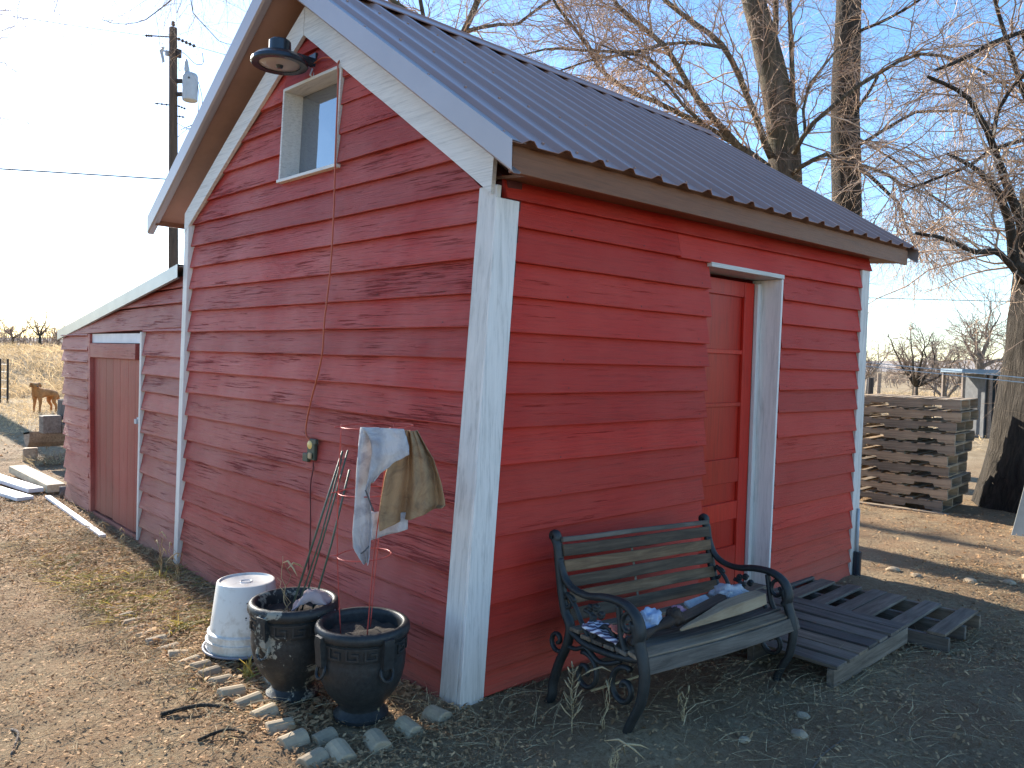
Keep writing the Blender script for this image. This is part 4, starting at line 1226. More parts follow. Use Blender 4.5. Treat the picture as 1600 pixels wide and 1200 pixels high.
# dark root-like stick with a knob, dark plank, pale split plank
mb = MB()
P_ = [(-.33, -.02, -.005), (-.20, -.01, .0), (-.10, .0, .006), (-.035, .0, .012), (.0, .0, .018), (.03, .005, .02)]
mb.tube(smooth_line(P_, 4), [.018 + .006 * math.sin(i * .7) + (.020 * max(0, (i - 10) / 10) if i > 10 else 0) for i in range(21)], 10)
o = mb.build('driftwood_stick', MAT['brown_wood'], None, True); o.location = (.70, -.655, zs + .018)
tag(o, 'dark brown knobbed stick lying along the bench seat', 'stick')
crumple((.715, -.652, zs + .040), (.042, .035, .045), MAT['brown_wood'], 'root_knob', 'brown root knob at the end of the dark stick on the bench', 'root', 14.0, .25)
mb = MB(); mb.prism([(0, -.022, 0), (.0, .022, .0), (.40, .030, 0), (.43, .0, 0), (.40, -.028, 0)], (0, 0, .028)); o = mb.build('dark_plank', MAT['brown_wood'], None, bevel=.004); o.location = (.735, -.665, zs + .016); o.rotation_euler = (.35, -.03, .07)
tag(o, 'dark brown plank end resting on the bench seat', 'plank')
mb = MB(); V = []
for i in range(9):
    t = i / 8; x = .66 * t; w = (.012 + .075 * min(1, t * 1.5)) * (1 if t < .97 else .85); hh = .012 + .045 * min(1, t * 1.8)
    j = .006 * noise.noise((x * 6, 0, 3))
    V += [(x, -w * .5 + j, 0), (x, w * .5 + j, 0), (x, w * .45 + j, hh), (x, -w * .4 + j, hh * .92)]
mb.add(V, [(i * 4 + k, i * 4 + (k + 1) % 4, i * 4 + 4 + (k + 1) % 4, i * 4 + 4 + k) for i in range(8) for k in range(4)] + [(0, 1, 2, 3), (35, 34, 33, 32)])
o = mb.build('split_plank', MAT['pale_wood'], None, bevel=.003); o.location = (.655, -.728, zs + .010); o.rotation_euler = (0, -.006, -.03)
tag(o, 'pale split plank tapering to a point along the front of the bench seat', 'plank')

# ------------------------------------------------------------------ pallets by the door
def simple_pallet(loc, rz, size, axis, slats, label, group, mat, tilt=(0, 0), hgt=.085):
    root = empty('wood_pallet', loc, rz, label, 'pallet', group)
    root.rotation_euler = (tilt[0], tilt[1], rz)
    sx, sy = size
    mm = MAT['wood_grey_x'] if axis == 'x' else MAT['wood_grey_y']
    mo = MAT['wood_grey_y'] if axis == 'x' else MAT['wood_grey_x']
    for c, w in slats:
        mb = MB()
        if axis == 'x': mb.box((random.uniform(-.01, .01), c, hgt + .009), (sx, w, .018))
        else: mb.box((c, random.uniform(-.008, .008), hgt + .009), (w, sy, .018))
        mb.build('deck_board', mm, root, bevel=.002)
    for q in (-1, 0, 1):
        mb = MB()
        if axis == 'x': mb.box((q * (sx / 2 - .022), 0, hgt / 2 - .001), (.038, sy, hgt - .002))
        else: mb.box((0, q * (sy / 2 - .022), hgt / 2 - .001), (sx, .038, hgt - .002))
        mb.build('stringer', mo, root, bevel=.002)
    return root
z1 = G(2.1, -.6)
ws = np.linspace(-.445, .445, 7)
simple_pallet((2.09, -.545, z1 + .008), R(1.0), (1.02, .92), 'y', [(c + random.uniform(-.008, .008), .118) for c in ws], 'grey pallet with close-set boards on the ground between bench and door', 'grey pallets laid as a step by the door', None, (.0, .01), .095)
simple_pallet((3.03, -.56, G(3.0, -.6) + .0), R(2.5), (.72, 1.22), 'x', [(c, w) for c, w in ((-.54, .10), (-.325, .105), (-.10, .12), (.02, .10), (.19, .10), (.38, .105), (.545, .12))], 'grey pallet with wide gaps between its boards at the shed corner', 'grey pallets laid as a step by the door', None, (-.01, .02), .085)

# tall stack of pallets beyond the shed: one pallet, copied
def stack_pallet():
    root = empty('stacked_pallet', (0, 0, 0), 0, 'pallet', 'pallet', 'pallets stacked beside the big tree')
    LX, LY, H = 1.2, .92, .094
    for yy in (-.441, 0, .441):
        mb = MB(); h0, h1 = .018, .018 + H
        poly = [(-.6, h0), (-.42, h0), (-.405, h0 + .036), (-.20, h0 + .036), (-.185, h0), (.185, h0), (.20, h0 + .036), (.405, h0 + .036), (.42, h0), (.6, h0), (.6, h1), (-.6, h1)]
        mb.prism([(x, yy - .019, z) for x, z in poly], (0, .038, 0))
        mb.build('stringer', MAT['pallet_x'], root)
    for c, w in zip(np.linspace(-.545, .545, 8), (.10, .09, .09, .11, .09, .09, .10, .10)):
        mb = MB(); mb.box((c, random.uniform(-.006, .006), .018 + H + .0085), (w, LY, .015)); mb.build('deck_board', MAT['pallet_y'], root)
    for c in (-.545, 0, .545):
        mb = MB(); mb.box((c, 0, .0085), (.10, LY - .01, .015)); mb.build('bottom_board', MAT['pallet_y'], root)
    return root
pr = stack_pallet()
ords = ['lowest', 'second from the bottom', 'third from the bottom', 'fourth from the bottom', 'fifth from the bottom', 'fifth from the top', 'fourth from the top', 'third from the top', 'second from the top', 'topmost']
zst = G(7.9, 1.2) + .03
for i in range(10):
    o = pr if i == 0 else copy_tree(pr)
    if i < 8: off = Vector((random.uniform(-.03, .03), random.uniform(-.035, .035) - .008 * i, 0)); rr = random.uniform(-.025, .025)
    else: off = Vector((.02, -.10 + .01 * (i - 8), 0)); rr = .015
    o.location = (8.20 + off.x, 1.07 + off.y, zst + i * .1345)
    o.rotation_euler = (random.uniform(-.006, .006), random.uniform(-.008, .008), R(-86) + rr)
    o['label'] = ('%s weathered pallet in the tall stack beside the big tree' % ords[i]) if i in (0, 9) else 'weathered pallet %s in the stack beside the big tree' % ords[i]
mb = MB(); mb.box((0, 0, 0), (1.25, .10, .03)); o = mb.build('base_board', MAT['pallet_x'], None); o.location = (7.62, 1.0, zst - .012); o.rotation_euler = (0, 0, R(-84)); tag(o, 'grey board lying on the ground under the pallet stack', 'board')

# ------------------------------------------------------------------ lumber and logs behind the lean-to
def plank_thing(name, a, b, w, h, mat, label, cat, grp=None):
    a, b = Vector(a), Vector(b); c = (a + b) / 2
    mb = MB(); mb.bar(a - c, b - c, w, h)
    o = mb.build(name, mat, None, bevel=.004); o.location = c
    return tag(o, label, cat, grp)
g = G
plank_thing('board', (-.47, 9.3, g(-.4, 9) + .06), (-.19, 7.35, g(-.2, 7.4) + .05), .16, .05, MAT['white_board'], 'white board lying at an angle, upper one of the pair beside the lean-to', 'board', 'white boards beside the lean-to')
plank_thing('board', (-.72, 8.6, g(-.7, 8.6) + .05), (-.37, 6.95, g(-.4, 7) + .035), .17, .04, MAT['white_board'], 'white board lying lowest at the left edge beside the lean-to', 'board', 'white boards beside the lean-to')
plank_thing('board', (-.68, 8.8, g(-.6, 8.6) + .03), (-.44, 7.3, g(-.4, 7.2) + .02), .05, .03, MAT['white_board'], 'narrow white strip lying between the two white boards', 'board', 'white boards beside the lean-to')
plank_thing('timber', (-.08, 8.95, g(0, 9) + .10), (.0, 7.30, g(0, 7.3) + .07), .19, .09, MAT['cream_board'], 'thick cream coloured timber lying behind the white boards', 'timber')
plank_thing('plastic_strip', (-.16, 6.95, g(-.1, 6.9) + .035), (-.20, 4.75, g(-.2, 4.8) + .02), .055, .03, MAT['white_board'], 'long white strip lying on the ground along the lean-to wall', 'strip')
mb = MB(); mb.tube([(0, 0, 0), (.42, -.10, .02)], [.07, .075], 12); o = mb.build('log', MAT['bark_pale'], None, True, auto=40); o.location = (-.03, 7.02, g(0, 7) + .06)
tag(o, 'short pale log at the outer corner of the lean-to', 'log')
# timbers stacked behind the lean-to corner
zf = g(.6, 9.9)
mb = MB(); n = 10
P_ = [(r_ * math.cos(a), r_ * math.sin(a)) for a in np.linspace(0, math.pi, 9) for r_ in (.17,)]
mb.prism([(0, c, s) for c, s in [(.17, 0.02)] + P_ + [(-.17, .02)]], (1.25, -.3, 0)); o = mb.build('half_log', MAT['fire_wood'], None); o.location = (.30, 10.4, zf + .42); o.rotation_euler = (math.pi * .96, 0, 0); o.scale = (1, 1.15, 1.3); tag(o, 'split half log lying across the log pile behind the lean-to', 'log')
for i, (x, y, z, sx, sy, sz, lab) in enumerate(((.52, 10.0, .56, .24, .26, .26, 'pale square wood block on the half log'), (.76, 9.95, .50, .26, .26, .16, 'low wood block between the half log and the top block'), (.80, 10.05, .76, .28, .28, .30, 'dark topmost wood block of the log pile'), (.86, 10.0, .10, .24, .26, .24, 'dark wood block under the half log by the lean-to corner'), (.36, 10.45, .08, .18, .22, .20, 'wood block under the left end of the half log'))):
    mb = MB(); mb.box((0, 0, 0), (sx, sy, sz)); o = mb.build('wood_block', MAT['fire_wood'] if i in (0, 1, 4) else MAT['bark_pale'], None, bevel=.012); o.location = (x, y, zf + z); o.rotation_euler = (random.uniform(-.05, .05), random.uniform(-.05, .05), random.uniform(-.3, .3)); tag(o, lab, 'wood block')

# black drain pipe and conduit at the far corner of the door wall
mb = MB(); mb.tube([(0, 0, -.1), (.0, 0, .17)], .032, 12); o = mb.build('drain_pipe', MAT['black_metal'], None, True, auto=40); o.location = (4.125, -.055, -.06); tag(o, 'short black pipe standing at the far corner of the door wall', 'pipe')
mb = MB(); mb.tube([(0, 0, 0), (.0, 0, .36)], .012, 8); o = mb.build('conduit', MAT['transformer'], None, True); o.location = (4.125, -.05, .10); tag(o, 'thin grey conduit rising above the black pipe at the far corner', 'conduit')

# grey sheet leaning at the right edge
mb = MB(); q0 = Vector((6.98, -.43, G(7, -.4))); q1 = Vector((7.23, -1.03, G(7.2, -1.0))); q3 = Vector((7.86, -.36, .56)); q2 = Vector((8.15, -.95, .62))
mb.prism([Vector((0, 0, 0)), q1 - q0, q2 - q0, q3 - q0], (.012, .0, -.025)); o = mb.build('metal_sheet', MAT['sheet_metal'], None, bevel=.003); o.location = q0
tag(o, 'grey sheet leaning on the big tree trunk at the right edge', 'sheet')

# ------------------------------------------------------------------ dog
def make_dog():
    x0, y0 = 2.44, 19.6
    root = empty('dog', (x0, y0, G(x0, y0)), R(212), 'golden brown dog standing in the dry grass looking at the camera', 'dog')
    J = [  # x forward, y left, z up, radius
        (-.26, 0, .50, .105), (-.10, 0, .505, .115), (.08, 0, .50, .13), (.20, 0, .53, .12), (.25, .005, .61, .088), (.27, .02, .67, .085), (.285, .035, .715, .098), (.325, .115, .685, .058), (.345, .155, .672, .042),
        (-.27, .085, .42, .080), (-.215, .09, .28, .048), (-.30, .09, .17, .030), (-.285, .09, .03, .026), (-.25, .09, .018, .026),
        (-.27, -.085, .42, .080), (-.235, -.09, .28, .048), (-.33, -.09, .17, .030), (-.315, -.09, .03, .026), (-.28, -.09, .018, .026),
        (.19, .08, .42, .062), (.17, .085, .28, .040), (.19, .085, .14, .027), (.19, .085, .03, .026), (.225, .085, .018, .026),
        (.19, -.08, .42, .062), (.18, -.085, .28, .040), (.20, -.085, .14, .027), (.20, -.085, .03, .026), (.235, -.085, .018, .026),
        (-.37, 0, .50, .045), (-.44, .0, .40, .040), (-.47, 0, .28, .030), (-.46, 0, .20, .014),
        (.205, .085, .745, .034), (.18, .11, .655, .030), (.365, -.005, .745, .034), (.395, .0, .655, .030)]
    E_ = [(0, 1), (1, 2), (2, 3), (3, 4), (4, 5), (5, 6), (6, 7), (7, 8), (0, 9), (9, 10), (10, 11), (11, 12), (12, 13), (0, 14), (14, 15), (15, 16), (16, 17), (17, 18), (3, 19), (19, 20), (20, 21), (21, 22), (22, 23), (3, 24), (24, 25), (25, 26), (26, 27), (27, 28), (0, 29), (29, 30), (30, 31), (31, 32), (6, 33), (33, 34), (6, 35), (35, 36)]
    me = bpy.data.meshes.new('body')
    me.from_pydata([j[:3] for j in J], E_, [])
    o = link_mesh('body', me, MAT['dog'], root)
    sk = o.modifiers.new('skin', 'SKIN')
    for i, v in enumerate(me.skin_vertices[0].data):
        v.radius = (J[i][3], J[i][3]); v.use_root = (i == 0)
    su = o.modifiers.new('smooth', 'SUBSURF'); su.levels = 2; su.render_levels = 2
    mb = MB(); mb.box((0, 0, 0), (.03, .035, .028)); n_ = mb.build('nose', MAT['ink'], root, bevel=.008); n_.location = (.36, .195, .685)
    for s, (a, b) in ((-1, (.275, .125)), (1, (.345, .095))):
        bm = bmesh.new(); bmesh.ops.create_icosphere(bm, subdivisions=2, radius=.013); m_ = bpy.data.meshes.new('eye'); bm.to_mesh(m_); bm.free()
        e = link_mesh('eye', m_, MAT['ink'], root); e.location = (a, b, .742)
make_dog()

# ------------------------------------------------------------------ utility pole and wires
PX, PY = 7.2, 24.07
POLE = empty('utility_pole', (PX, PY, 0), 0, 'wooden utility pole with a grey transformer rising behind the lean-to', 'utility pole')
LEANY = .48
def pp(u, z, d=0.0):   # u sideways (image right), z height, d towards the camera
    return UV * u + DV * d + Vector((0, LEANY * z / 12.4, z))
mb = MB(); mb.tube([pp(0, -1), pp(0, 4), pp(0, 8), pp(0, 12.40)], [.17, .158, .145, .128], 16); mb.build('pole', MAT['pole_wood'], POLE, True, auto=40)
mb = MB(); mb.tube([pp(0, 12.38), pp(0, 12.50)], .02, 8); mb.tube([pp(0, 12.48), pp(0, 12.52), pp(0, 12.56), pp(0, 12.60), pp(0, 12.63)], [.05, .065, .045, .06, .03], 10); mb.build('pin_insulator', MAT['rust'], POLE)
mb = MB()
def string(mb, a, b, n, r_):
    mb.tube([a, b], .018, 6)
    for i in range(n):
        t = (i + .5) / n; p = a.lerp(b, t); d = (b - a).normalized()
        mb.tube([p - d * .02, p, p + d * .03], [r_ * .5, r_, r_ * .5], 8)
string(mb, pp(.13, 12.06), pp(.88, 11.68, .3), 5, .062)
mb.build('strain_insulator', MAT['rust'], POLE)
mb = MB(); mb.tube([pp(-.13, 12.10), pp(-.70, 12.12), pp(-.93, 12.12)], [.022, .022, .03], 6); string(mb, pp(-.70, 12.12), pp(-.93, 12.12), 3, .055); mb.build('strain_insulator', MAT['rust'], POLE)
mb = MB(); mb.box(pp(-.20, 11.55), (.12, .10, .16)); mb.tube([pp(-.17, 11.60), pp(-.36, 11.62, .05)], .03, 8); mb.tube([pp(-.30, 11.74, .05), pp(-.38, 11.60, .05), pp(-.30, 11.25, .05)], [.05, .055, .04], 8); mb.tube([pp(-.38, 11.56, .05), pp(-.33, 11.2, .05)], .015, 6); mb.build('fuse_cutout', MAT['transformer'], POLE)
mb = MB(); mb.box(pp(.19, 11.55), (.14, .12, .26)); mb.build('arrester', MAT['rust'], POLE)
TRF = empty('transformer', (0, 0, 0)); TRF.parent = POLE
tc_ = pp(.59, 10.40, .05)
mb = MB(); mb.lathe([(.0, -.45), (.21, -.45), (.245, -.42), (.25, .32), (.245, .38), (.20, .46), (.10, .50), (.0, .50)], 26, tc_); mb.build('tank', MAT['transformer'], TRF, True, auto=35)
mb = MB()
for dz in (.22, -.22): mb.bar(pp(.10, 10.40 + dz, .0), pp(.42, 10.40 + dz, .05), .10, .12)
mb.build('bracket', MAT['rust'], TRF)
mb = MB(); q = tc_ + Vector((0, 0, .48)); mb.tube([q + UV * -.10, q + UV * -.12 + Vector((0, 0, .12)), q + UV * -.13 + Vector((0, 0, .24)), q + UV * -.14 + Vector((0, 0, .38)), q + UV * -.14 + Vector((0, 0, .46))], [.075, .085, .07, .06, .03], 10); mb.build('bushing', MAT['transformer'], TRF, True)
mb = MB(); mb.box(tc_ + UV * .06 + DV * .25 + Vector((0, 0, .25)), (.05, .05, .05)); mb.build('lug', MAT['ink'], TRF)
mb = MB()
for k, (a, b) in enumerate(((.23, .30), (.27, .40))):
    mb.tube(smooth_line([tc_ + UV * a + Vector((0, 0, .2)), tc_ + UV * b + Vector((0, 0, -.3)), tc_ + UV * (b - .02) + Vector((0, 0, -.75)), tc_ + UV * (a - .05) + Vector((0, 0, -1.15)), pp(.25, 9.0)], 5), .012, 5)
mb.tube(smooth_line([pp(.2, 11.66), pp(.45, 11.5), pp(.75, 11.22), pp(1.0, 11.25), pp(.98, 11.6)], 5), .012, 5)
mb.tube(smooth_line([pp(.2, 11.66), pp(.2, 11.0), pp(.35, 11.15), tc_ + UV * -.14 + Vector((0, 0, .94))], 5), .010, 5)
mb.build('jumper_wire', MAT['wire'], POLE)
mb = MB(); string(mb, pp(-.14, 9.82), pp(-.62, 9.86), 3, .045); string(mb, pp(.14, 9.80), pp(.42, 9.70), 3, .045); string(mb, pp(.14, 9.45), pp(.38, 9.42), 2, .045); mb.build('secondary_rack', MAT['rust'], POLE)
mb = MB(); mb.tube(smooth_line([pp(.16, 8.75), pp(.5, 9.05), pp(.75, 8.95), pp(1.0, 9.2)], 5), .014, 5); mb.tube(smooth_line([pp(.16, 9.2), pp(.6, 9.0), pp(.9, 9.25)], 5), .012, 5); mb.build('service_loop', MAT['wire'], POLE)
o0 = Vector((PX, PY, 0))
def wire(name, P_, r_, label, mat='wire', sag=0.0, cat='wire'):
    P_ = [Vector(p) for p in P_]
    if len(P_) == 2:
        a, b = P_; P_ = [a.lerp(b, t) - Vector((0, 0, sag * 4 * t * (1 - t))) for t in np.linspace(0, 1, 14)]
    c = P_[0].copy(); mb = MB(); mb.tube([p - c for p in P_], r_, 5)
    o = mb.build(name, MAT[mat], None, True); o.location = c
    return tag(o, label, cat)
wire('power_line', [o0 + pp(-.93, 12.12), (-2.5, 18.6, 8.7)], .009, 'thin high wire running left from the top of the utility pole', sag=.05)
wire('power_line', [o0 + pp(.98, 11.66, .3), (22, 24.6, 12.6)], .009, 'thin wire running right from the pole top behind the gable', sag=.1)
wire('service_cable', [(-3.4, 22.8, 5.6), (2.22, 24.0, 6.69), o0 + pp(-.12, 7.30, .1)], .022, 'thick dark cable crossing the white sky to the middle of the pole')
wire('power_line', [o0 + pp(-.62, 9.86), (-1.0, 21.4, 8.9)], .006, 'faint lower wire running left from the pole below the transformer', sag=.05)
wire('power_line', [(36.0, 16.5, 5.27), (47.5, 5.6, 5.30)], .02, 'dark wire crossing the blue sky just under the right roof corner', sag=.03)
wire('clothesline', [(4.17, 2.6, 1.83), (4.30, .2, 1.665), (4.62, -2.6, 1.44)], .0035, 'upper pale clothesline running past the tree at the right', 'pale_wire')
wire('clothesline', [(4.17, 2.6, 1.80), (4.30, .2, 1.635), (4.62, -2.6, 1.40)], .0035, 'lower pale clothesline running past the tree at the right', 'pale_wire')

# wire fence with steel posts beyond the dog
FE = empty('wire_fence', (2.3, 24.2, G(2.3, 24.2)), 0, 'wire fence with dark steel posts at the far left beyond the dog', 'fence')
fp = [(-3.0, -.6), (-1.6, -.35), (-.02, .0), (.17, -.05)]
for u, d in fp[1:]:
    p = UV * u + DV * d
    mb = MB(); mb.bar(p + Vector((0, 0, -.2)), p + Vector((0, 0, 1.28)), .05, .05, up=(0, 1, 0)); mb.build('post', MAT['rust'], FE)
mb = MB()
for z in (.15, .4, .65, .9, 1.12): mb.tube([UV * -3.2 + DV * -.6 + Vector((0, 0, z)), UV * .17 + DV * -.05 + Vector((0, 0, z))], .006, 4)
for k in range(20): mb.tube([UV * (-3.1 + .165 * k) + DV * (-.6 + .027 * k) + Vector((0, 0, .1)), UV * (-3.1 + .165 * k) + DV * (-.6 + .027 * k) + Vector((0, 0, 1.15))], .005, 4)
mb.build('wire_mesh', MAT['transformer'], FE)

# old fence posts and a small shelter seen over the pallets
for x, y, h_, w_, lab in ((20.26, 6.42, 1.45, .16, 'thick dark fence post over the left end of the pallet stack'), (20.08, 6.72, 1.62, .07, 'thin pale fence post next to the shed corner over the pallets'), (22.3, 7.0, 1.55, .12, 'grey crooked fence post right of the dark post'), (22.9, 6.15, 1.15, .06, 'short leaning fence stake in front of the tan field')):
    mb = MB(); mb.tube([(0, 0, -.2), (.02, .01, h_ * .5), (.05 * (h_ - 1.3), .0, h_)], [w_ * .55, w_ * .5, w_ * .45], 8)
    o = mb.build('fence_post', MAT['rust'] if w_ > .15 else MAT['fire_wood'], None, True, auto=40); o.location = (x, y, G(x, y)); tag(o, lab, 'fence post')
for i in range(5):
    x, y = 23.2 + i * .35, 5.7 - i * .95
    mb = MB(); mb.tube([(0, 0, -.2), (.01, 0, 1.35)], [.018, .015], 6); o = mb.build('fence_post', MAT['rust'], None); o.location = (x, y, G(x, y)); tag(o, 'thin steel fence post, %s of the row counted from the dark wooden post' % ['first', 'second', 'third', 'fourth', 'fifth'][i], 'fence post', 'thin steel posts before the tan field')
SH = empty('animal_shelter', (20.2, 3.74, G(20.2, 3.7)), R(-43), 'small grey-blue open shelter with a flat roof beyond the pallets', 'shelter')
mb = MB(); mb.box((0, 0, 1.70), (1.30, 1.0, .10)); mb.build('roof', MAT['teal'], SH, bevel=.01)
for x, y in ((-.58, -.45), (-.58, .45), (.10, -.46)):
    mb = MB(); mb.box((x, y, .82), (.07, .07, 1.64)); mb.build('post', MAT['fire_wood'], SH)
mb = MB(); mb.box((.32, .44, .82), (.62, .03, 1.62)); mb.box((.0, .0, .82), (.03, .86, 1.62)); mb.build('wall', MAT['shade_wood'], SH)
mb = MB(); mb.box((.62, .0, .82), (.03, .86, 1.62)); mb.build('side_wall', MAT['teal'], SH)

# ------------------------------------------------------------------ trees
def resample(P_, K=10):
    P_ = np.array(P_, float)
    d = np.concatenate([[0], np.cumsum(np.linalg.norm(np.diff(P_, axis=0), axis=1))])
    t = np.linspace(0, d[-1], K)
    return np.stack([np.interp(t, d, P_[:, i]) for i in range(3)], 1)
def spawn(par, rad, n_per, L, ang, droop, curl, K=5, t0=.15, rmax=.02, rk=.6, up=0.0):
    """children of a set of branches: par (N,K,3), rad (N,K)"""
    N, Kp, _ = par.shape
    idx = np.repeat(np.arange(N), n_per)
    M = len(idx)
    t = rng.uniform(t0, 1.0, M) * (Kp - 1)
    i0 = np.minimum(t.astype(int), Kp - 2); f = (t - i0)[:, None]
    a, b = par[idx, i0], par[idx, i0 + 1]
    base = a * (1 - f) + b * f
    tang = b - a; tang /= np.linalg.norm(tang, axis=1, keepdims=True) + 1e-9
    rp = rad[idx, i0]
    rnd = rng.normal(size=(M, 3)); perp = rnd - (rnd * tang).sum(1, keepdims=True) * tang
    perp /= np.linalg.norm(perp, axis=1, keepdims=True) + 1e-9
    A = np.radians(rng.uniform(ang[0], ang[1], M))[:, None]
    d = tang * np.cos(A) + perp * np.sin(A)
    d[:, 2] += up; d /= np.linalg.norm(d, axis=1, keepdims=True)
    ln = rng.uniform(L[0], L[1], M)[:, None]
    s = np.linspace(0, 1, K)
    side = rng.normal(size=(M, 3)) * curl
    kink = rng.normal(size=(M, K, 3)) * .018; kink[:, 0] = 0
    pts = base[:, None, :] + ln[:, None, :] * (s[None, :, None] * d[:, None, :] + (s ** 2)[None, :, None] * side[:, None, :] + kink)
    pts[:, :, 2] -= (droop * ln) * (s ** 2)[None, :]
    r0 = np.minimum(rp * rk, rmax)
    rr = r0[:, None] * (1 - .65 * s)[None, :]
    return pts, rr
def tubes_np(sets, sides=3):
    Vs, Fs, base = [], [], 0
    for pts, rr in sets:
        M, K, _ = pts.shape
        d = np.gradient(pts, axis=1); d /= np.linalg.norm(d, axis=2, keepdims=True) + 1e-9
        ref = np.zeros_like(d); ref[..., 0] = .31; ref[..., 1] = .87; ref[..., 2] = .38
        s = np.cross(d, ref); s /= np.linalg.norm(s, axis=2, keepdims=True) + 1e-9
        t = np.cross(d, s)
        ring = [pts + (s * math.cos(2 * math.pi * k / sides) + t * math.sin(2 * math.pi * k / sides)) * rr[..., None] for k in range(sides)]
        V = np.stack(ring, 2).reshape(-1, 3)                    # M,K,sides
        m = np.arange(M)[:, None, None] * (K * sides); kk = np.arange(K - 1)[None, :, None] * sides; q = np.arange(sides)[None, None, :]
        q2 = (q + 1) % sides
        F = np.stack(np.broadcast_arrays(m + kk + q, m + kk + q2, m + kk + sides + q2, m + kk + sides + q), -1).reshape(-1, 4)
        Vs.append(V); Fs.append(F + base); base += len(V)
    return np.concatenate(Vs), np.concatenate(Fs)
def twigs_part(sets, mat, parent, origin):
    V, F = tubes_np(sets)
    o = link_mesh('twigs', np_mesh('twigs', V - np.array(origin)[None, :], F), mat, parent)
    o['kind'] = 'stuff'
    return o
def limb_obj(P_, r0, r1, mat, parent, origin, name='limb', wob=.03):
    Q = resample(P_, 14)
    n = len(Q)
    r0 *= .62; r1 *= .8
    rr = r0 + (r1 - r0) * np.linspace(0, 1, n) ** .8
    jit = rng.normal(size=Q.shape) * wob * rr[:, None] * 2; jit[0] = 0
    Q = Q + jit
    mb = MB(); mb.tube([Vector(q) - Vector(origin) for q in Q], list(rr), 9)
    mb.build(name, mat, parent, True)
    return Q, rr
def guided_tree(name, base, limbs, trunk, label, mat, twmat, n1, n2, n3, L1, L2, L3, droop=.15, group=None, trunk_twigs=0, trunk_n=18, rmul=1.0):
    origin = Vector(base)
    root = empty(name, base, 0, label, 'tree', group)
    sets = []
    if trunk:
        P_, rad = trunk
        Q = resample(P_, 26); rr = np.interp(np.linspace(0, 1, 26), np.linspace(0, 1, len(rad)), rad)
        mb = MB(); rings = []; nn = trunk_n
        for i, q in enumerate(Q):
            ring = []
            for k in range(nn):
                a = 2 * math.pi * k / nn
                w = 1 + .07 * noise.noise((math.cos(a) * 2.2, math.sin(a) * 2.2, q[2] * .7)) + .05 * noise.noise((math.cos(a) * 6, math.sin(a) * 6, q[2] * 2))
                ring.append((q[0] + rr[i] * w * math.cos(a) - base[0], q[1] + rr[i] * w * math.sin(a) - base[1], q[2] - base[2]))
            rings.append(ring + [ring[0]])
        mb.grid(rings); mb.build('trunk', mat, root, True)
        if trunk_twigs:
            T = Q[None, 8:, :] ; TR = rr[None, 8:] * 1.0
            Tb = np.repeat(T, 1, 0)
            p, r_ = spawn(Tb, TR, trunk_twigs, (.25, .9), (40, 100), .10, .35, K=6, t0=0.0, rmax=.0055)
            sets.append((p, r_))
            sets.append(spawn(p, r_, 3, (.15, .45), (25, 80), .1, .3, K=4, rmax=.003))
    for P_, r0, r1 in limbs:
        Q, rr = limb_obj(P_, r0, r1, mat, root, origin)
        ln = np.linalg.norm(np.diff(Q, axis=0), axis=1).sum()
        k = max(4, int(n1 * ln))
        p1, r1_ = spawn(Q[None], rr[None], k, L1, (25, 75), droop, .16, K=7, t0=.04, rmax=.016, rk=.5)
        p2, r2_ = spawn(p1, r1_, n2, L2, (20, 60), droop, .15, K=6, rmax=.0058, rk=.65)
        p3, r3_ = spawn(p2, r2_, n3, L3, (20, 60), droop, .15, K=4, rmax=.003, rk=.75)
        sets += [(p1, rmul * np.maximum(r1_, .0026)), (p2, rmul * np.maximum(r2_, .0019)), (p3, rmul * np.maximum(r3_, .0015))]
    twigs_part(sets, twmat, root, base)
    return root
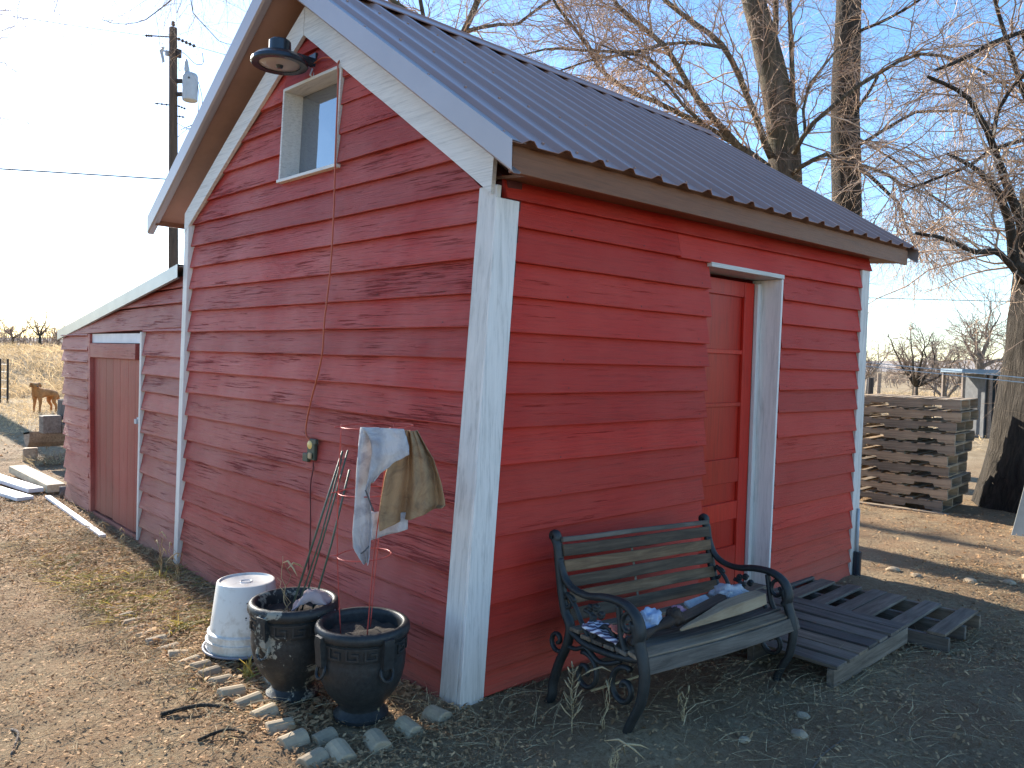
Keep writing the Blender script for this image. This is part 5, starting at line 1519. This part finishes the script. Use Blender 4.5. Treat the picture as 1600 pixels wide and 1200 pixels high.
LIMBS = {
 'elm_a': [
   ([[10.02,3.83,4.86],[9.98,3.91,5.66],[9.91,4.0,6.3],[9.77,4.17,7.11],[9.63,4.33,7.75],[9.5,4.49,8.6],[9.43,4.59,9.46]],0.28,0.16) ,
   ([[9.84,4.1,6.95],[9.97,4.08,7.27],[10.04,4.13,7.82],[10.13,4.17,8.62]],0.09,0.05) ,
   ([[10.05,3.7,5.42],[9.96,3.71,6.09],[9.86,3.74,7.01],[9.77,3.75,7.61],[9.72,3.72,8.41]],0.075,0.04) ,
   ([[9.76,3.96,5.09],[9.62,3.94,5.15],[9.31,4.1,5.88],[9.01,4.26,6.49],[8.73,4.37,6.82],[8.46,4.48,6.93],[8.19,4.58,7.04],[7.8,4.8,7.29],[7.44,5.0,7.62]],0.1,0.04) ,
   ([[9.72,3.98,4.82],[9.27,4.21,5.13],[8.9,4.36,5.44],[8.51,4.53,5.78],[8.21,4.63,6.1],[7.97,4.66,6.34],[7.71,4.71,6.56],[7.36,4.83,6.72],[7.01,4.96,6.88],[6.78,4.97,7.0],[6.47,5.08,7.4]],0.12,0.03) ,
   ([[9.72,3.98,4.91],[9.25,4.2,5.18],[8.6,4.58,5.5],[8.11,4.8,5.66],[7.68,4.97,5.79],[7.36,5.03,5.77],[7.06,5.08,5.88],[6.73,5.15,6.01],[6.49,5.14,6.2],[6.28,5.1,6.34],[6.01,5.12,6.46],[5.74,5.14,6.64],[5.49,5.15,6.9]],0.1,0.02) ,
   ([[7.54,4.58,6.48],[7.13,4.68,6.26],[6.7,4.8,6.17],[6.19,5.01,6.1],[5.7,5.19,6.04],[5.29,5.29,5.86]],0.05,0.015) ,
   ([[8.47,4.13,6.56],[8.31,4.1,6.52],[7.9,4.31,6.53],[7.52,4.5,6.45],[7.11,4.7,6.27]],0.05,0.02) ,
   ([[7.96,4.43,5.86],[7.5,4.6,6.09],[7.19,4.62,6.19],[6.85,4.67,6.15],[6.3,4.9,5.98],[5.72,5.15,5.68]],0.05,0.015) ,
   ([[8.12,4.26,5.36],[7.81,4.34,5.52],[7.47,4.45,5.82],[7.13,4.57,6.0],[6.82,4.64,6.06],[6.38,4.83,6.19]],0.05,0.015) ,
   ([[9.75,3.55,5.07],[9.67,3.41,5.22],[9.59,3.27,5.39],[9.75,2.92,5.71],[9.83,2.64,5.93],[9.95,2.32,6.12],[10.1,1.96,6.33],[10.18,1.67,6.32],[10.37,1.26,6.12],[10.48,0.93,5.87],[10.53,0.66,5.6]],0.07,0.02) ,
   ([[9.84,3.59,4.78],[9.72,3.41,4.83],[9.81,3.05,5.0],[9.82,2.74,4.8],[9.8,2.46,4.71],[9.85,2.11,4.55],[9.8,1.86,4.32],[9.89,1.48,4.15],[9.89,1.18,3.88]],0.07,0.02) ,
   ([[9.88,3.44,5.44],[9.91,3.5,5.82],[10.04,3.47,6.26],[10.28,3.33,6.61],[10.48,3.22,6.9]],0.045,0.02) ,
 ],
 'elm_b': [
   ([[11.38,3.37,4.36],[11.36,3.46,6.05],[11.41,3.5,8.08],[11.45,3.51,9.09]],0.255,0.2) ,
   ([[11.32,3.28,7.43],[11.18,3.16,7.38],[11.28,2.83,7.47],[11.39,2.48,7.62],[11.34,2.29,7.67],[11.47,1.93,7.91]],0.05,0.02) ,
   ([[11.28,3.23,5.43],[11.09,3.02,5.42],[11.43,2.34,5.88],[11.64,1.76,5.83],[11.49,1.51,5.69],[11.5,1.1,5.39]],0.055,0.02) ,
   ([[11.28,3.22,5.15],[11.33,2.95,4.89],[11.35,2.72,4.63],[11.36,2.5,4.41],[11.28,2.35,4.01],[11.2,2.21,3.77],[11.17,2.01,3.34]],0.06,0.02) ,
   ([[11.28,3.26,6.04],[11.24,3.12,6.17],[11.21,2.97,6.34],[11.17,2.84,6.53]],0.05,0.03) ,
   ([[11.32,3.2,5.6],[11.44,2.81,5.28],[11.54,2.42,4.97],[11.56,2.11,4.55]],0.035,0.015) ,
 ],
 'elm_c': [
   ([[5.25,6.97,5.95],[5.42,6.85,6.62],[5.54,6.75,6.95],[5.6,6.7,7.16],[5.8,6.54,7.86]],0.085,0.06) ,
   ([[5.3,7.2,6.02],[5.16,7.51,6.96],[5.18,7.65,7.32],[5.12,7.88,8.19]],0.06,0.04) ,
   ([[5.24,7.12,5.89],[4.94,7.41,6.77],[4.82,7.49,6.97],[4.63,7.64,7.13],[4.24,7.99,7.61]],0.09,0.05) ,
   ([[5.42,6.85,6.66],[5.65,6.54,6.72],[5.75,6.36,6.73],[5.9,6.13,6.7],[6.07,5.88,6.91],[6.17,5.7,7.03],[6.41,5.4,7.3]],0.05,0.02) ,
 ],
 'right_tree': [
   ([[8.7,-0.09,2.78],[8.38,0.01,2.88],[8.17,0.02,3.33],[7.92,0.06,3.6],[7.67,0.09,3.72],[7.38,0.17,3.85],[6.98,0.34,3.96]],0.13,0.02) ,
   ([[8.67,-0.05,3.01],[8.43,0.0,3.47],[8.21,0.03,3.65],[7.96,0.09,3.97],[7.75,0.11,4.14],[7.54,0.12,4.27],[7.26,0.21,4.57],[6.96,0.3,4.66],[6.61,0.44,4.71]],0.11,0.02) ,
   ([[7.79,0.14,4.22],[7.72,0.12,4.24],[7.71,0.07,4.55],[7.75,-0.04,4.78],[7.77,-0.14,4.88],[7.86,-0.3,5.14]],0.045,0.02) ,
   ([[8.86,-0.23,3.17],[8.65,-0.21,4.5],[8.22,-0.01,5.55],[7.75,0.17,5.34],[7.32,0.31,5.07],[6.88,0.47,4.86]],0.1,0.02) ,
   ([[8.92,-0.26,3.56],[8.41,-0.02,4.35],[7.9,0.17,4.16],[7.49,0.27,3.91],[6.98,0.47,3.7],[6.52,0.61,3.51]],0.06,0.015) ,
   ([[8.64,-0.03,2.7],[8.26,0.03,2.89],[7.89,0.07,2.99],[7.46,0.17,2.93],[6.96,0.34,3.05],[6.51,0.46,3.05]],0.08,0.02) ,
   ([[8.98,-0.2,3.03],[9.1,-0.24,4.59],[9.22,-0.29,6.15],[9.33,-0.34,7.32]],0.2,0.1) ,
   ([[8.87,-0.18,4.17],[8.39,0.07,5.1],[8.04,0.21,5.77],[7.74,0.28,6.27]],0.07,0.02) ,
 ],
}
def L3t(k, skip=()): return [l for i, l in enumerate(LIMBS[k]) if i not in skip]
za = G(10.0, 3.7)
tA = LIMBS['elm_a'][0]; trunkA = [(9.95, 3.70, za - .2), (10.0, 3.72, 2.0)] + tA[0]
guided_tree('elm_tree', (9.95, 3.70, za), L3t('elm_a', (0,)), (trunkA, [.42, .33, .29, .28, .27, .25, .22, .18, .15]), 'bare elm with a leaning mossy trunk and spreading limbs behind the roof', MAT['bark'], MAT['twig'], 7.5, 7, 4, (.5, 1.7), (.25, .9), (.15, .5), .16, 'bare trees behind the shed', 230)
zb_ = G(11.3, 3.3)
tB = LIMBS['elm_b'][0]; trunkB = [(11.40, 3.32, zb_ - .2), (11.38, 3.33, 2.0)] + tB[0]
guided_tree('elm_tree', (11.40, 3.32, zb_), L3t('elm_b', (0,)), (trunkB, [.36, .28, .265, .25, .24, .22, .20]), 'bare tree with a straight dark upright trunk behind the far roof corner', MAT['bark_dark'], MAT['twig'], 7.5, 7, 4, (.5, 1.6), (.25, .9), (.15, .5), .16, 'bare trees behind the shed', 200)
zc_ = G(5.4, 7.0)
c0 = LIMBS['elm_c'][0][0][0]
guided_tree('elm_tree', (5.35, 6.95, zc_), LIMBS['elm_c'], ([(5.35, 6.95, zc_ - .2), (5.3, 6.9, 2.4), (5.05, 6.75, 4.4), (4.95, 6.6, 5.9)], [.34, .26, .22, .15]), 'bare forked tree with twig tangles rising over the left of the ridge', MAT['bark'], MAT['twig'], 9, 7, 4, (.4, 1.4), (.2, .8), (.12, .4), .2, 'bare trees behind the shed', 150)
bx, by = 9.22, -.22
zd_ = G(bx, by)
guided_tree('old_tree', (bx, by, zd_), LIMBS['right_tree'], ([(bx - .05, by, zd_ - .25), (bx - .03, by, .35), (bx, by, .9), (bx, by, 1.6), (bx + .02, by, 2.4), (bx + .02, by, 3.2), (bx + .03, by, 3.9)], [.80, .66, .58, .51, .46, .44, .42]), 'thick furrowed old tree at the right edge beside the pallet stack', MAT['bark_dark'], MAT['twig'], 7, 6, 4, (.4, 1.4), (.2, .8), (.12, .42), .15, 'bare trees behind the shed', 70, 48)
# tree standing just outside the left of the view; its drooping twigs hang in at the top
zs_ = G(1.3, 22)
SHL = [([(1.31, 22.18, 6.2), (1.73, 21.2, 11.0), (3.0, 19.2, 11.97), (4.42, 17.04, 11.55), (4.96, 15.67, 10.9)], .15, .05), ([(1.4, 22.1, 6.4), (.58, 22.81, 10.4), (-.05, 23.23, 13.8)], .14, .05),
       ([(4.71, 16.19, 11.1), (4.31, 16.33, 9.77), (3.96, 16.44, 9.38), (3.72, 16.46, 9.12), (3.26, 16.7, 8.98), (2.96, 16.79, 9.03)], .04, .008), ([(4.6, 16.5, 11.1), (4.68, 15.97, 9.47), (5.09, 15.38, 8.76), (5.28, 15.01, 8.65)], .03, .008),
       ([(2.84, 19.4, 11.8), (2.56, 18.45, 10.31), (2.4, 18.3, 9.76), (2.28, 18.12, 9.36)], .025, .008), ([(2.21, 20.3, 11.6), (1.94, 19.34, 10.24), (1.77, 19.25, 9.73), (1.73, 19.04, 9.33)], .025, .008), ([(4.96, 15.67, 10.9), (5.49, 14.92, 10.01), (5.58, 14.59, 9.5), (5.29, 14.6, 8.98)], .03, .008)]
guided_tree('shade_tree', (1.3, 22.0, zs_), SHL, ([(1.3, 22, zs_ - .2), (1.27, 22.1, 3.9), (1.31, 22.18, 6.5)], [.36, .29, .24]), 'bare tree at the left edge whose drooping twigs hang over the pole', MAT['bark'], MAT['twig'], 4.2, 4, 3, (.5, 1.6), (.3, 1.0), (.2, .6), .32, None, 0, rmul=1.25)

def free_tree(name, base, height, spread, label, seed, mat, twmat, group, trunk_r, nl=7, fork=.28, lean=(0, 0), dens=1.0, tw_r=1.0):
    rs = np.random.default_rng(seed)
    root = empty(name, base, 0, label, 'tree', group)
    B = np.array(base, float)
    top = B + np.array([lean[0], lean[1], height * fork])
    mb = MB(); mb.tube([Vector((0, 0, -.2)), Vector(tuple((top - B) * .5)) + Vector((rs.normal() * .04, rs.normal() * .04, 0)), Vector(tuple(top - B))], [trunk_r * 1.25, trunk_r, trunk_r * .8], 9); mb.build('trunk', mat, root, True)
    sets = []
    for i in range(nl):
        a = 2 * math.pi * (i + rs.uniform(-.3, .3)) / nl
        k = rs.uniform(.55, 1.0)
        e = top + np.array([math.cos(a) * spread * k * rs.uniform(.35, 1), math.sin(a) * spread * k * rs.uniform(.35, 1), (height * (1 - fork)) * rs.uniform(.45, 1.0)])
        mid = top * .5 + e * .5 + rs.normal(size=3) * height * .05 + np.array([math.cos(a), math.sin(a), 0]) * spread * .12
        Q = resample([top - (top - B) * .05, mid, e], 8) + rs.normal(size=(8, 3)) * height * .008
        Q[0] = top - (top - B) * .06
        rr = np.linspace(trunk_r * .55, trunk_r * .10, 8)
        mb = MB(); mb.tube([Vector(tuple(q - B)) for q in Q], list(rr), 7); mb.build('limb', mat, root, True)
        p1, r1_ = spawn(Q[None], rr[None], int(11 * dens), (height * .10, height * .30), (25, 70), .05, .2, K=6, t0=.15, rmax=.03 * tw_r)
        p2, r2_ = spawn(p1, r1_, int(6 * dens), (height * .05, height * .17), (20, 65), .05, .2, K=5, rmax=.014 * tw_r, rk=.75)
        p3, r3_ = spawn(p2, r2_, 3, (height * .03, height * .09), (20, 60), .05, .2, K=4, rmax=.008 * tw_r, rk=.8)
        sets += [(p1, np.maximum(r1_, .006 * tw_r)), (p2, np.maximum(r2_, .005 * tw_r)), (p3, np.maximum(r3_, .004 * tw_r))]
    twigs_part(sets, twmat, root, base)
    return root
free_tree('fruit_tree', (32.9, 9.66, G(32.9, 9.7)), 3.5, 2.1, 'low spreading bare tree standing in the tan field over the pallets', 4, MAT['bark_dark'], MAT['twig_pale'], 'bare trees in the tan field', .13, 8, .30)
free_tree('pale_tree', (38.2, 8.79, G(38, 8.8)), 5.4, 2.2, 'tall pale barked tree behind the small shelter', 9, MAT['bark_pale'], MAT['twig_pale'], 'bare trees in the tan field', .20, 6, .34)
free_tree('thin_tree', (36.4, 13.35, G(36, 13)), 2.9, 1.0, 'thin bare sapling next to the shed corner in the distance', 14, MAT['bark_dark'], MAT['twig_pale'], 'bare trees in the tan field', .06, 5, .3)
free_tree('leaning_tree', (36.2, 9.5, G(36, 9.5)), 3.4, 2.0, 'bare tree with pale leaning limbs between the fruit tree and the shelter', 21, MAT['bark_pale'], MAT['twig_pale'], 'bare trees in the tan field', .13, 6, .12)
for i, (x, y, h_, sp, sd_) in enumerate(((46, 17.0, 3.6, 2.2, 31), (52, 12.0, 4.2, 2.4, 32), (56, 16.5, 4.0, 2.6, 33), (60, 8.0, 4.6, 2.6, 34))):
    free_tree('fruit_tree', (x, y, G(x, y)), h_, sp, ['hazy bare tree far off just right of the shed corner', 'hazy bare tree far off behind the pale tree', 'hazy bare tree far off behind the low spreading tree', 'hazy bare tree far off by the right trunk'][i], sd_, MAT['bark_pale'], MAT['twig_pale'], 'bare trees in the tan field', .12, 6, .28, dens=.8, tw_r=1.4)
for i, (x, y, h_, sp, lab) in enumerate(((19.0, 100.8, 5.4, 2.2, 'tall forked bare tree on the bank at the far left'), (16.9, 104, 4.0, 2.6, 'crooked bare tree on the bank left of the tall forked one'), (12.6, 92.5, 4.6, 2.6, 'bare tree on the bank at the left picture edge'), (22.5, 108, 3.2, 2.0, 'low bare tree on the bank just left of the lean-to'))):
    free_tree('bank_tree', (x, y, G(x, y)), h_, sp, lab, 50 + i, MAT['bark_dark'], MAT['twig'], 'bare trees on the bank', .17, 6, .3, dens=.8, tw_r=2.0)
# far brush line
def brush(name, n, xr, yr, hgt, label):
    x = rng.uniform(*xr, n); y = rng.uniform(*yr, n)
    z = gh(x, y) - .1
    K = 4; s = np.linspace(0, 1, K)
    hh = hgt * (.35 + .65 * vnoise(x * .16, x * 0 + .5, 21)) * rng.uniform(.5, 1.1, n)
    d = rng.normal(size=(n, 3)) * .22; d[:, 2] = 1
    pts = np.stack([x, y, z], 1)[:, None, :] + s[None, :, None] * d[:, None, :] * hh[:, None, None] + rng.normal(size=(n, K, 3)) * .06
    rr = .035 * (1 - .7 * s)[None, :] * np.ones((n, 1))
    p2, r2 = spawn(pts, rr, 4, (.12 * hgt, .3 * hgt), (15, 55), .0, .2, K=4, rmax=.022, rk=.7)
    V, F = tubes_np([(pts, rr), (p2, np.maximum(r2, .012))])
    return tag(link_mesh(name, np_mesh(name, V, F), MAT['twig_pale']), kind='stuff')
brush('far_brush', 3200, (-10, 75), (100, 120), 3.6, '')
brush('far_brush', 1500, (70, 118), (-6, 60), 2.6, '')

# ------------------------------------------------------------------ ground litter, straw, grass
def in_shed(x, y):
    return ((x > -.02) & (x < 4.1) & (y > -.02) & (y < 3.45)) | ((x > -.02) & (x < 3.0) & (y > 3.4) & (y < 6.85))
def leaves(n, xr, yr, size, seed, dens=None):
    rs = np.random.default_rng(seed)
    x = rs.uniform(*xr, n); y = rs.uniform(*yr, n)
    keep = ~in_shed(x, y)
    if dens is not None: keep &= rs.uniform(size=n) < dens(x, y)
    x, y = x[keep], y[keep]; n = len(x)
    z = gh(x, y) + rs.uniform(.002, .022, n)
    L = rs.uniform(size[0], size[1], n); Wd = L * rs.uniform(.25, .6, n)
    a = rs.uniform(0, 2 * math.pi, n); tx, ty = rs.normal(0, .3, n), rs.normal(0, .3, n)
    ca, sa = np.cos(a), np.sin(a)
    f = np.stack([ca, sa, ty], 1); s = np.stack([-sa, ca, tx], 1)
    c = np.stack([x, y, z], 1)
    curl = rs.uniform(-.15, .32, n)[:, None] * L[:, None] * np.array([0, 0, 1.0])
    P0 = c - f * L[:, None] / 2; P3 = c + f * L[:, None] / 2 + curl * .5
    P1 = c + s * Wd[:, None] / 2 + curl * .6 - f * L[:, None] * .08; P2 = c - s * Wd[:, None] / 2 + curl * .6 + f * L[:, None] * .05
    V = np.stack([P0, P1, P3, P2], 1).reshape(-1, 3)
    b = np.arange(n) * 4
    F = np.concatenate([np.stack([b, b + 1, b + 3], 1), np.stack([b + 1, b + 2, b + 3], 1)])
    return V, F
def join(parts):
    Vs, Fs, o = [], [], 0
    for V, F in parts: Vs.append(V); Fs.append(F + o); o += len(V)
    return np.concatenate(Vs), np.concatenate(Fs)
nearbed = lambda x, y: np.clip(.25 + .75 * vnoise(x * 2.2, y * 2.2, 31) ** 1.3 + .8 * np.exp(-((x + .35) / .45) ** 2) * (y > -.2), 0, 1)
patchy = lambda x, y: np.clip(vnoise(x * 1.3, y * 1.3, 33) * 1.5 - .25, .05, 1)
parts = [leaves(75000, (-3.2, .0), (-2.2, 4.8), (.006, .026), 1, lambda x, y: np.clip(nearbed(x, y) + .15, 0, 1)),
         leaves(26000, (-2.4, .0), (3.5, 9.0), (.012, .042), 2, nearbed),
         leaves(5000, (-.80, .0), (.2, 4.6), (.02, .055), 3, lambda x, y: np.ones_like(x)),
         leaves(14000, (4.0, 9.5), (-3.0, 3.5), (.015, .05), 5, patchy),
         leaves(7000, (-1.5, 4.0), (7, 17), (.03, .07), 6, patchy)]
V, F = join(parts)
tag(link_mesh('leaf_litter', np_mesh('leaf_litter', V, F), MAT['leaf']), kind='stuff')

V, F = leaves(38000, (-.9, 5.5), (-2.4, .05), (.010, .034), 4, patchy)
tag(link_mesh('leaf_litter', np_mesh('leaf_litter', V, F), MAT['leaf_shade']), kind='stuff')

def blades(n, xr, yr, L, wid, lift, seed, dens=None, K=5, curl=.6):
    rs = np.random.default_rng(seed)
    x = rs.uniform(*xr, n); y = rs.uniform(*yr, n)
    keep = ~in_shed(x, y)
    if dens is not None: keep &= rs.uniform(size=n) < dens(x, y)
    x, y = x[keep], y[keep]; n = len(x)
    z = gh(x, y)
    ln = rs.uniform(L[0], L[1], n); a = rs.uniform(0, 2 * math.pi, n); el = rs.uniform(lift[0], lift[1], n)
    d = np.stack([np.cos(a) * np.cos(el), np.sin(a) * np.cos(el), np.sin(el)], 1)
    sd2 = np.stack([-np.sin(a), np.cos(a), 0 * a], 1)
    s = np.linspace(0, 1, K)
    c = rs.normal(0, curl, n)
    pts = np.stack([x, y, z + .006], 1)[:, None, :] + ln[:, None, None] * (s[None, :, None] * d[:, None, :] + (s ** 2)[None, :, None] * (sd2 * c[:, None])[:, None, :])
    pts[:, :, 2] -= (ln * np.sin(el) * rs.uniform(.2, .9, n))[:, None] * (s ** 2)[None, :]
    w = wid * (1 - .75 * s)[None, :, None] * rs.uniform(.6, 1.4, n)[:, None, None]
    up = np.array([0, 0, 1.0])
    off = sd2[:, None, :] * w * .8 + up[None, None, :] * w * .5
    V = np.stack([pts - off, pts + off], 2).reshape(-1, 3)
    b = (np.arange(n) * K * 2)[:, None] + (np.arange(K - 1) * 2)[None, :]
    F = np.stack([b, b + 1, b + 3, b + 2], -1).reshape(-1, 4)
    return V, F
parts = [blades(9500, (-3.2, .0), (-2.2, 5.0), (.03, .14), .0014, (.0, .25), 11), blades(4800, (-.95, .0), (.3, 5.0), (.04, .16), .0028, (.0, .7), 21),
         blades(13000, (-1.2, 5.5), (-2.4, .05), (.03, .20), .0014, (.0, .3), 12, patchy),
         blades(700, (-.9, 1.8), (-1.5, -.3), (.12, .34), .0013, (.1, .9), 13, patchy, curl=.5),
         blades(2500, (4.0, 9.0), (-3, 3), (.05, .2), .0015, (.0, .4), 14, patchy),
         blades(900, (-.55, .0), (-.1, 6.6), (.06, .22), .0014, (.1, 1.1), 15),
         blades(3000, (-2.2, .1), (4.0, 9.0), (.05, .18), .0018, (.0, .5), 16)]
V, F = join(parts)
V2, F2 = blades(2200, (-.85, -.05), (.9, 4.2), (.05, .17), .0038, (.0, .8), 22, lambda x, y: np.clip(vnoise(x * 3, y * 1.6, 51) * 2.2 - .8, 0, 1))
tag(link_mesh('yellow_grass', np_mesh('yellow_grass', V2, F2), MAT['green_blade']), kind='stuff')
tag(link_mesh('straw', np_mesh('straw', V, F), MAT['straw']), kind='stuff')
parts = [blades(30000, (-3.0, 12.0), (14.0, 30.0), (.08, .30), .006, (.5, 1.4), 17, lambda x, y: np.clip(.15 + 1.2 * vnoise(x * .7, y * .7, 41) - .2 * (y < 17), 0, 1) * np.exp(-np.maximum(0, x - 8) / 3)),
         blades(26000, (-2.0, 20.0), (29.0, 44.0), (.25, .75), .013, (.7, 1.45), 18, lambda x, y: np.clip(.2 + 1.1 * vnoise(x * .5, y * .5, 42), 0, 1)),
         blades(15000, (16.0, 62.0), (-8.0, 18.0), (.2, .6), .014, (.6, 1.45), 19, lambda x, y: np.clip(.1 + 1.2 * vnoise(x * .3, y * .3, 43), 0, 1))]
V, F = join(parts)
tag(link_mesh('field_grass', np_mesh('field_grass', V, F), MAT['tan_grass']), kind='stuff')

brush('ditch_weeds', 500, (-1, 13), (27.4, 28.6), .32, '')
bpy.data.objects['ditch_weeds'].data.materials[0] = MAT['bark_dark']
# single plants
def clump(name, x, y, n, L, wid, lift, mat, label, cat, seed, group=None, spread=.04, curl=.25):
    rs = np.random.default_rng(seed)
    V, F = blades(n, (x - spread, x + spread), (y - spread, y + spread), L, wid, lift, seed, curl=curl)
    o = link_mesh(name, np_mesh(name, V - np.array([[x, y, G(x, y)]]), F), mat)
    o.location = (x, y, G(x, y))
    return tag(o, label, cat, group)
clump('iris_plant', -.60, .90, 11, (.10, .17), .008, (.7, 1.5), MAT['green_blade'], 'small plant with upright yellow and green blades before the chipped planter', 'plant', 61, spread=.03)
clump('iris_plant', -.55, 1.02, 8, (.07, .12), .005, (.4, 1.2), MAT['green_blade'], 'dull green low plant left of the yellow bladed one', 'plant', 62, spread=.05)
clump('dry_grass_clump', -.30, 3.22, 70, (.08, .22), .004, (.1, 1.1), MAT['green_blade'], 'flattened yellow grass clump near the wall corner strip', 'grass', 63, 'yellow grass clumps along the wall', .16)
clump('dry_grass_clump', -.58, 1.85, 40, (.08, .18), .004, (.2, 1.2), MAT['green_blade'], 'yellow green grass tuft in the middle of the edging row', 'grass', 64, 'yellow grass clumps along the wall', .07)
clump('dry_grass_clump', -.45, 2.6, 36, (.06, .15), .004, (.1, 1.0), MAT['green_blade'], 'thin yellow grass tuft between wall and far edging blocks', 'grass', 65, 'yellow grass clumps along the wall', .10)
clump('dry_grass_clump', .45, 9.9, 120, (.15, .40), .006, (.3, 1.3), MAT['straw'], 'dry straw tuft under the half log', 'grass', 66, None, .22)
clump('dry_grass_clump', -.13, .10, 36, (.04, .12), .002, (.2, 1.3), MAT['straw'], 'dry weedy tuft between the front planter and the corner board', 'grass', 67, None, .07)
def weed(x, y, h_, label, seed, nb=6, mat='straw', r_=.0022, plume=False, lean=(.1, .0)):
    rs = np.random.default_rng(seed)
    root = None
    mb = MB(); K = 7
    stems = nb if not plume else 1
    for i in range(stems):
        a = rs.uniform(0, 6.28); hh = h_ * rs.uniform(.55, 1.0) if i else h_
        dx, dy = lean[0] * hh + rs.normal() * .10 * hh, lean[1] * hh + rs.normal() * .10 * hh
        P_ = [Vector((rs.normal() * .012 + dx * (k / K) ** 1.6, rs.normal() * .006 + dy * (k / K) ** 1.6, hh * k / K * (1 - .10 * (k / K) ** 2))) for k in range(K + 1)]
        mb.tube(P_, [r_ * (1 - .6 * k / K) for k in range(K + 1)], 5)
        if not plume and i % 2 == 0:                                # a drooping seed head or dry leaf
            p = P_[-2]; q = Vector((rs.normal() * .05, rs.normal() * .05, -.02))
            mb.tube([p, p + q * .5 + Vector((0, 0, .03)), p + q + Vector((0, 0, .02)), p + q * 1.4], [.0015, .0045, .004, .001], 5)
        if plume:
            for k in range(26):
                t = .22 + .76 * k / 26; p = P_[0].lerp(P_[-1], t)
                aa = k * 2.4; l_ = .045 * (1.15 - t) + .012
                d = Vector((math.cos(aa) * l_, math.sin(aa) * l_, l_ * .9))
                mb.tube([p, p + d * .6, p + d + Vector((0, 0, .012))], [.0016, .0032, .0022], 5)
    o = mb.build('dry_weed', MAT[mat], None, True); o.location = (x, y, G(x, y) - .01)
    return tag(o, label, 'weed', 'dry weeds around the shed')
weed(-.24, 3.16, .44, 'tall dry grass stems with seed heads at the white corner strip', 71, 6, lean=(-.15, -.25))
weed(-.20, 2.92, .38, 'dry grass stems arching right of the white corner strip', 72, 6, lean=(-.25, -.35))
weed(-.26, 3.95, .28, 'dry curled weed stems under the right part of the lean-to wall', 73, 6, lean=(-.2, .1))
weed(-.28, 4.5, .24, 'low dry stems before the lean-to door', 74, 5, lean=(-.2, -.1))
weed(.19, -.52, .33, 'dry branched seed stalk in front of the left bench legs', 75, 1, plume=True, r_=.003, lean=(.03, .0))
weed(.30, -.60, .30, 'thin straw stems beside the seed stalk at the bench', 76, 4, lean=(.05, -.1))
weed(.05, -.85, .20, 'bent straw clump in the shade in front of the bench', 77, 9, lean=(.1, -.1))
weed(.62, -.78, .17, 'small dry tuft under the bench seat front', 78, 6)
weed(-.36, .12, .26, 'thin weed stem standing before the front planter', 79, 2, lean=(.02, 0))
weed(-.56, .60, .30, 'forked dry stalk growing in the chipped planter', 80, 3, lean=(-.02, .02))
bpy.data.objects['dry_weed.009' if 'dry_weed.009' in bpy.data.objects else 'dry_weed'].location.z = p1z + .38
def stick(x0, y0, x1, y1, r_, label, mat='bark_dark', bend=.03):
    a, b = Vector((x0, y0, G(x0, y0) + r_)), Vector((x1, y1, G(x1, y1) + r_))
    m_ = (a + b) / 2 + Vector((bend, bend, .01)); c = a.copy()
    mb = MB(); mb.tube([p - c for p in smooth_line([a, m_, b], 5)], [r_ * (1 - .4 * i / 10) for i in range(11)], 7)
    o = mb.build('fallen_stick', MAT[mat], None, True); o.location = c
    return tag(o, label, 'stick', 'sticks lying on the ground')
stick(-1.05, .76, -.80, .60, .011, 'dark bent stick on the sunlit ground left of the planters')
stick(-1.02, .42, -.86, .34, .008, 'short dark stick below the longer bent one')
stick(-1.55, 1.05, -1.60, .78, .006, 'pale thin stick at the left edge of the sunlit ground', 'bark_pale')
stick(.55, -1.35, 1.1, -1.28, .005, 'thin pale twig on the shaded ground before the bench', 'bark_pale', .02)
for i, (x, y, s_) in enumerate(((.95, -1.15, .035), (1.18, -1.05, .03), (.72, -1.02, .022), (4.6, -.75, .05), (4.85, -.95, .045), (5.2, -1.0, .05), (4.45, -.4, .04), (4.5, -.2, .05), (-.50, .80, .06))):
    bm = bmesh.new(); bmesh.ops.create_icosphere(bm, subdivisions=2, radius=s_)
    for v in bm.verts:
        f = 1 + .25 * noise.noise(v.co * (1.2 / s_) + Vector((i * 3.1, 0, 0))); v.co = Vector((v.co.x * f * 1.2, v.co.y * f, v.co.z * f * .55))
    me = bpy.data.meshes.new('stone'); bm.to_mesh(me); bm.free()
    o = link_mesh('stone', me, MAT['concrete'] if i < 3 else MAT['concrete']); o.location = (x, y, G(x, y) + s_ * .15); o.rotation_euler = (0, 0, i * 1.3)
    tag(o, ['flat pale stone on the shaded ground before the bench', 'pale stone right of the flat one before the pallets', 'small pale stone under the bench front', 'rounded stone in the sunlit dirt nearest the shed corner', 'rounded stone in the sunlit dirt, middle one of three', 'rounded stone in the sunlit dirt farthest from the shed corner', 'stone by the black pipe at the far shed corner', 'stone against the far shed corner wall', 'pale stone at the foot of the chipped planter'][i], 'stone', 'stones lying about the yard')
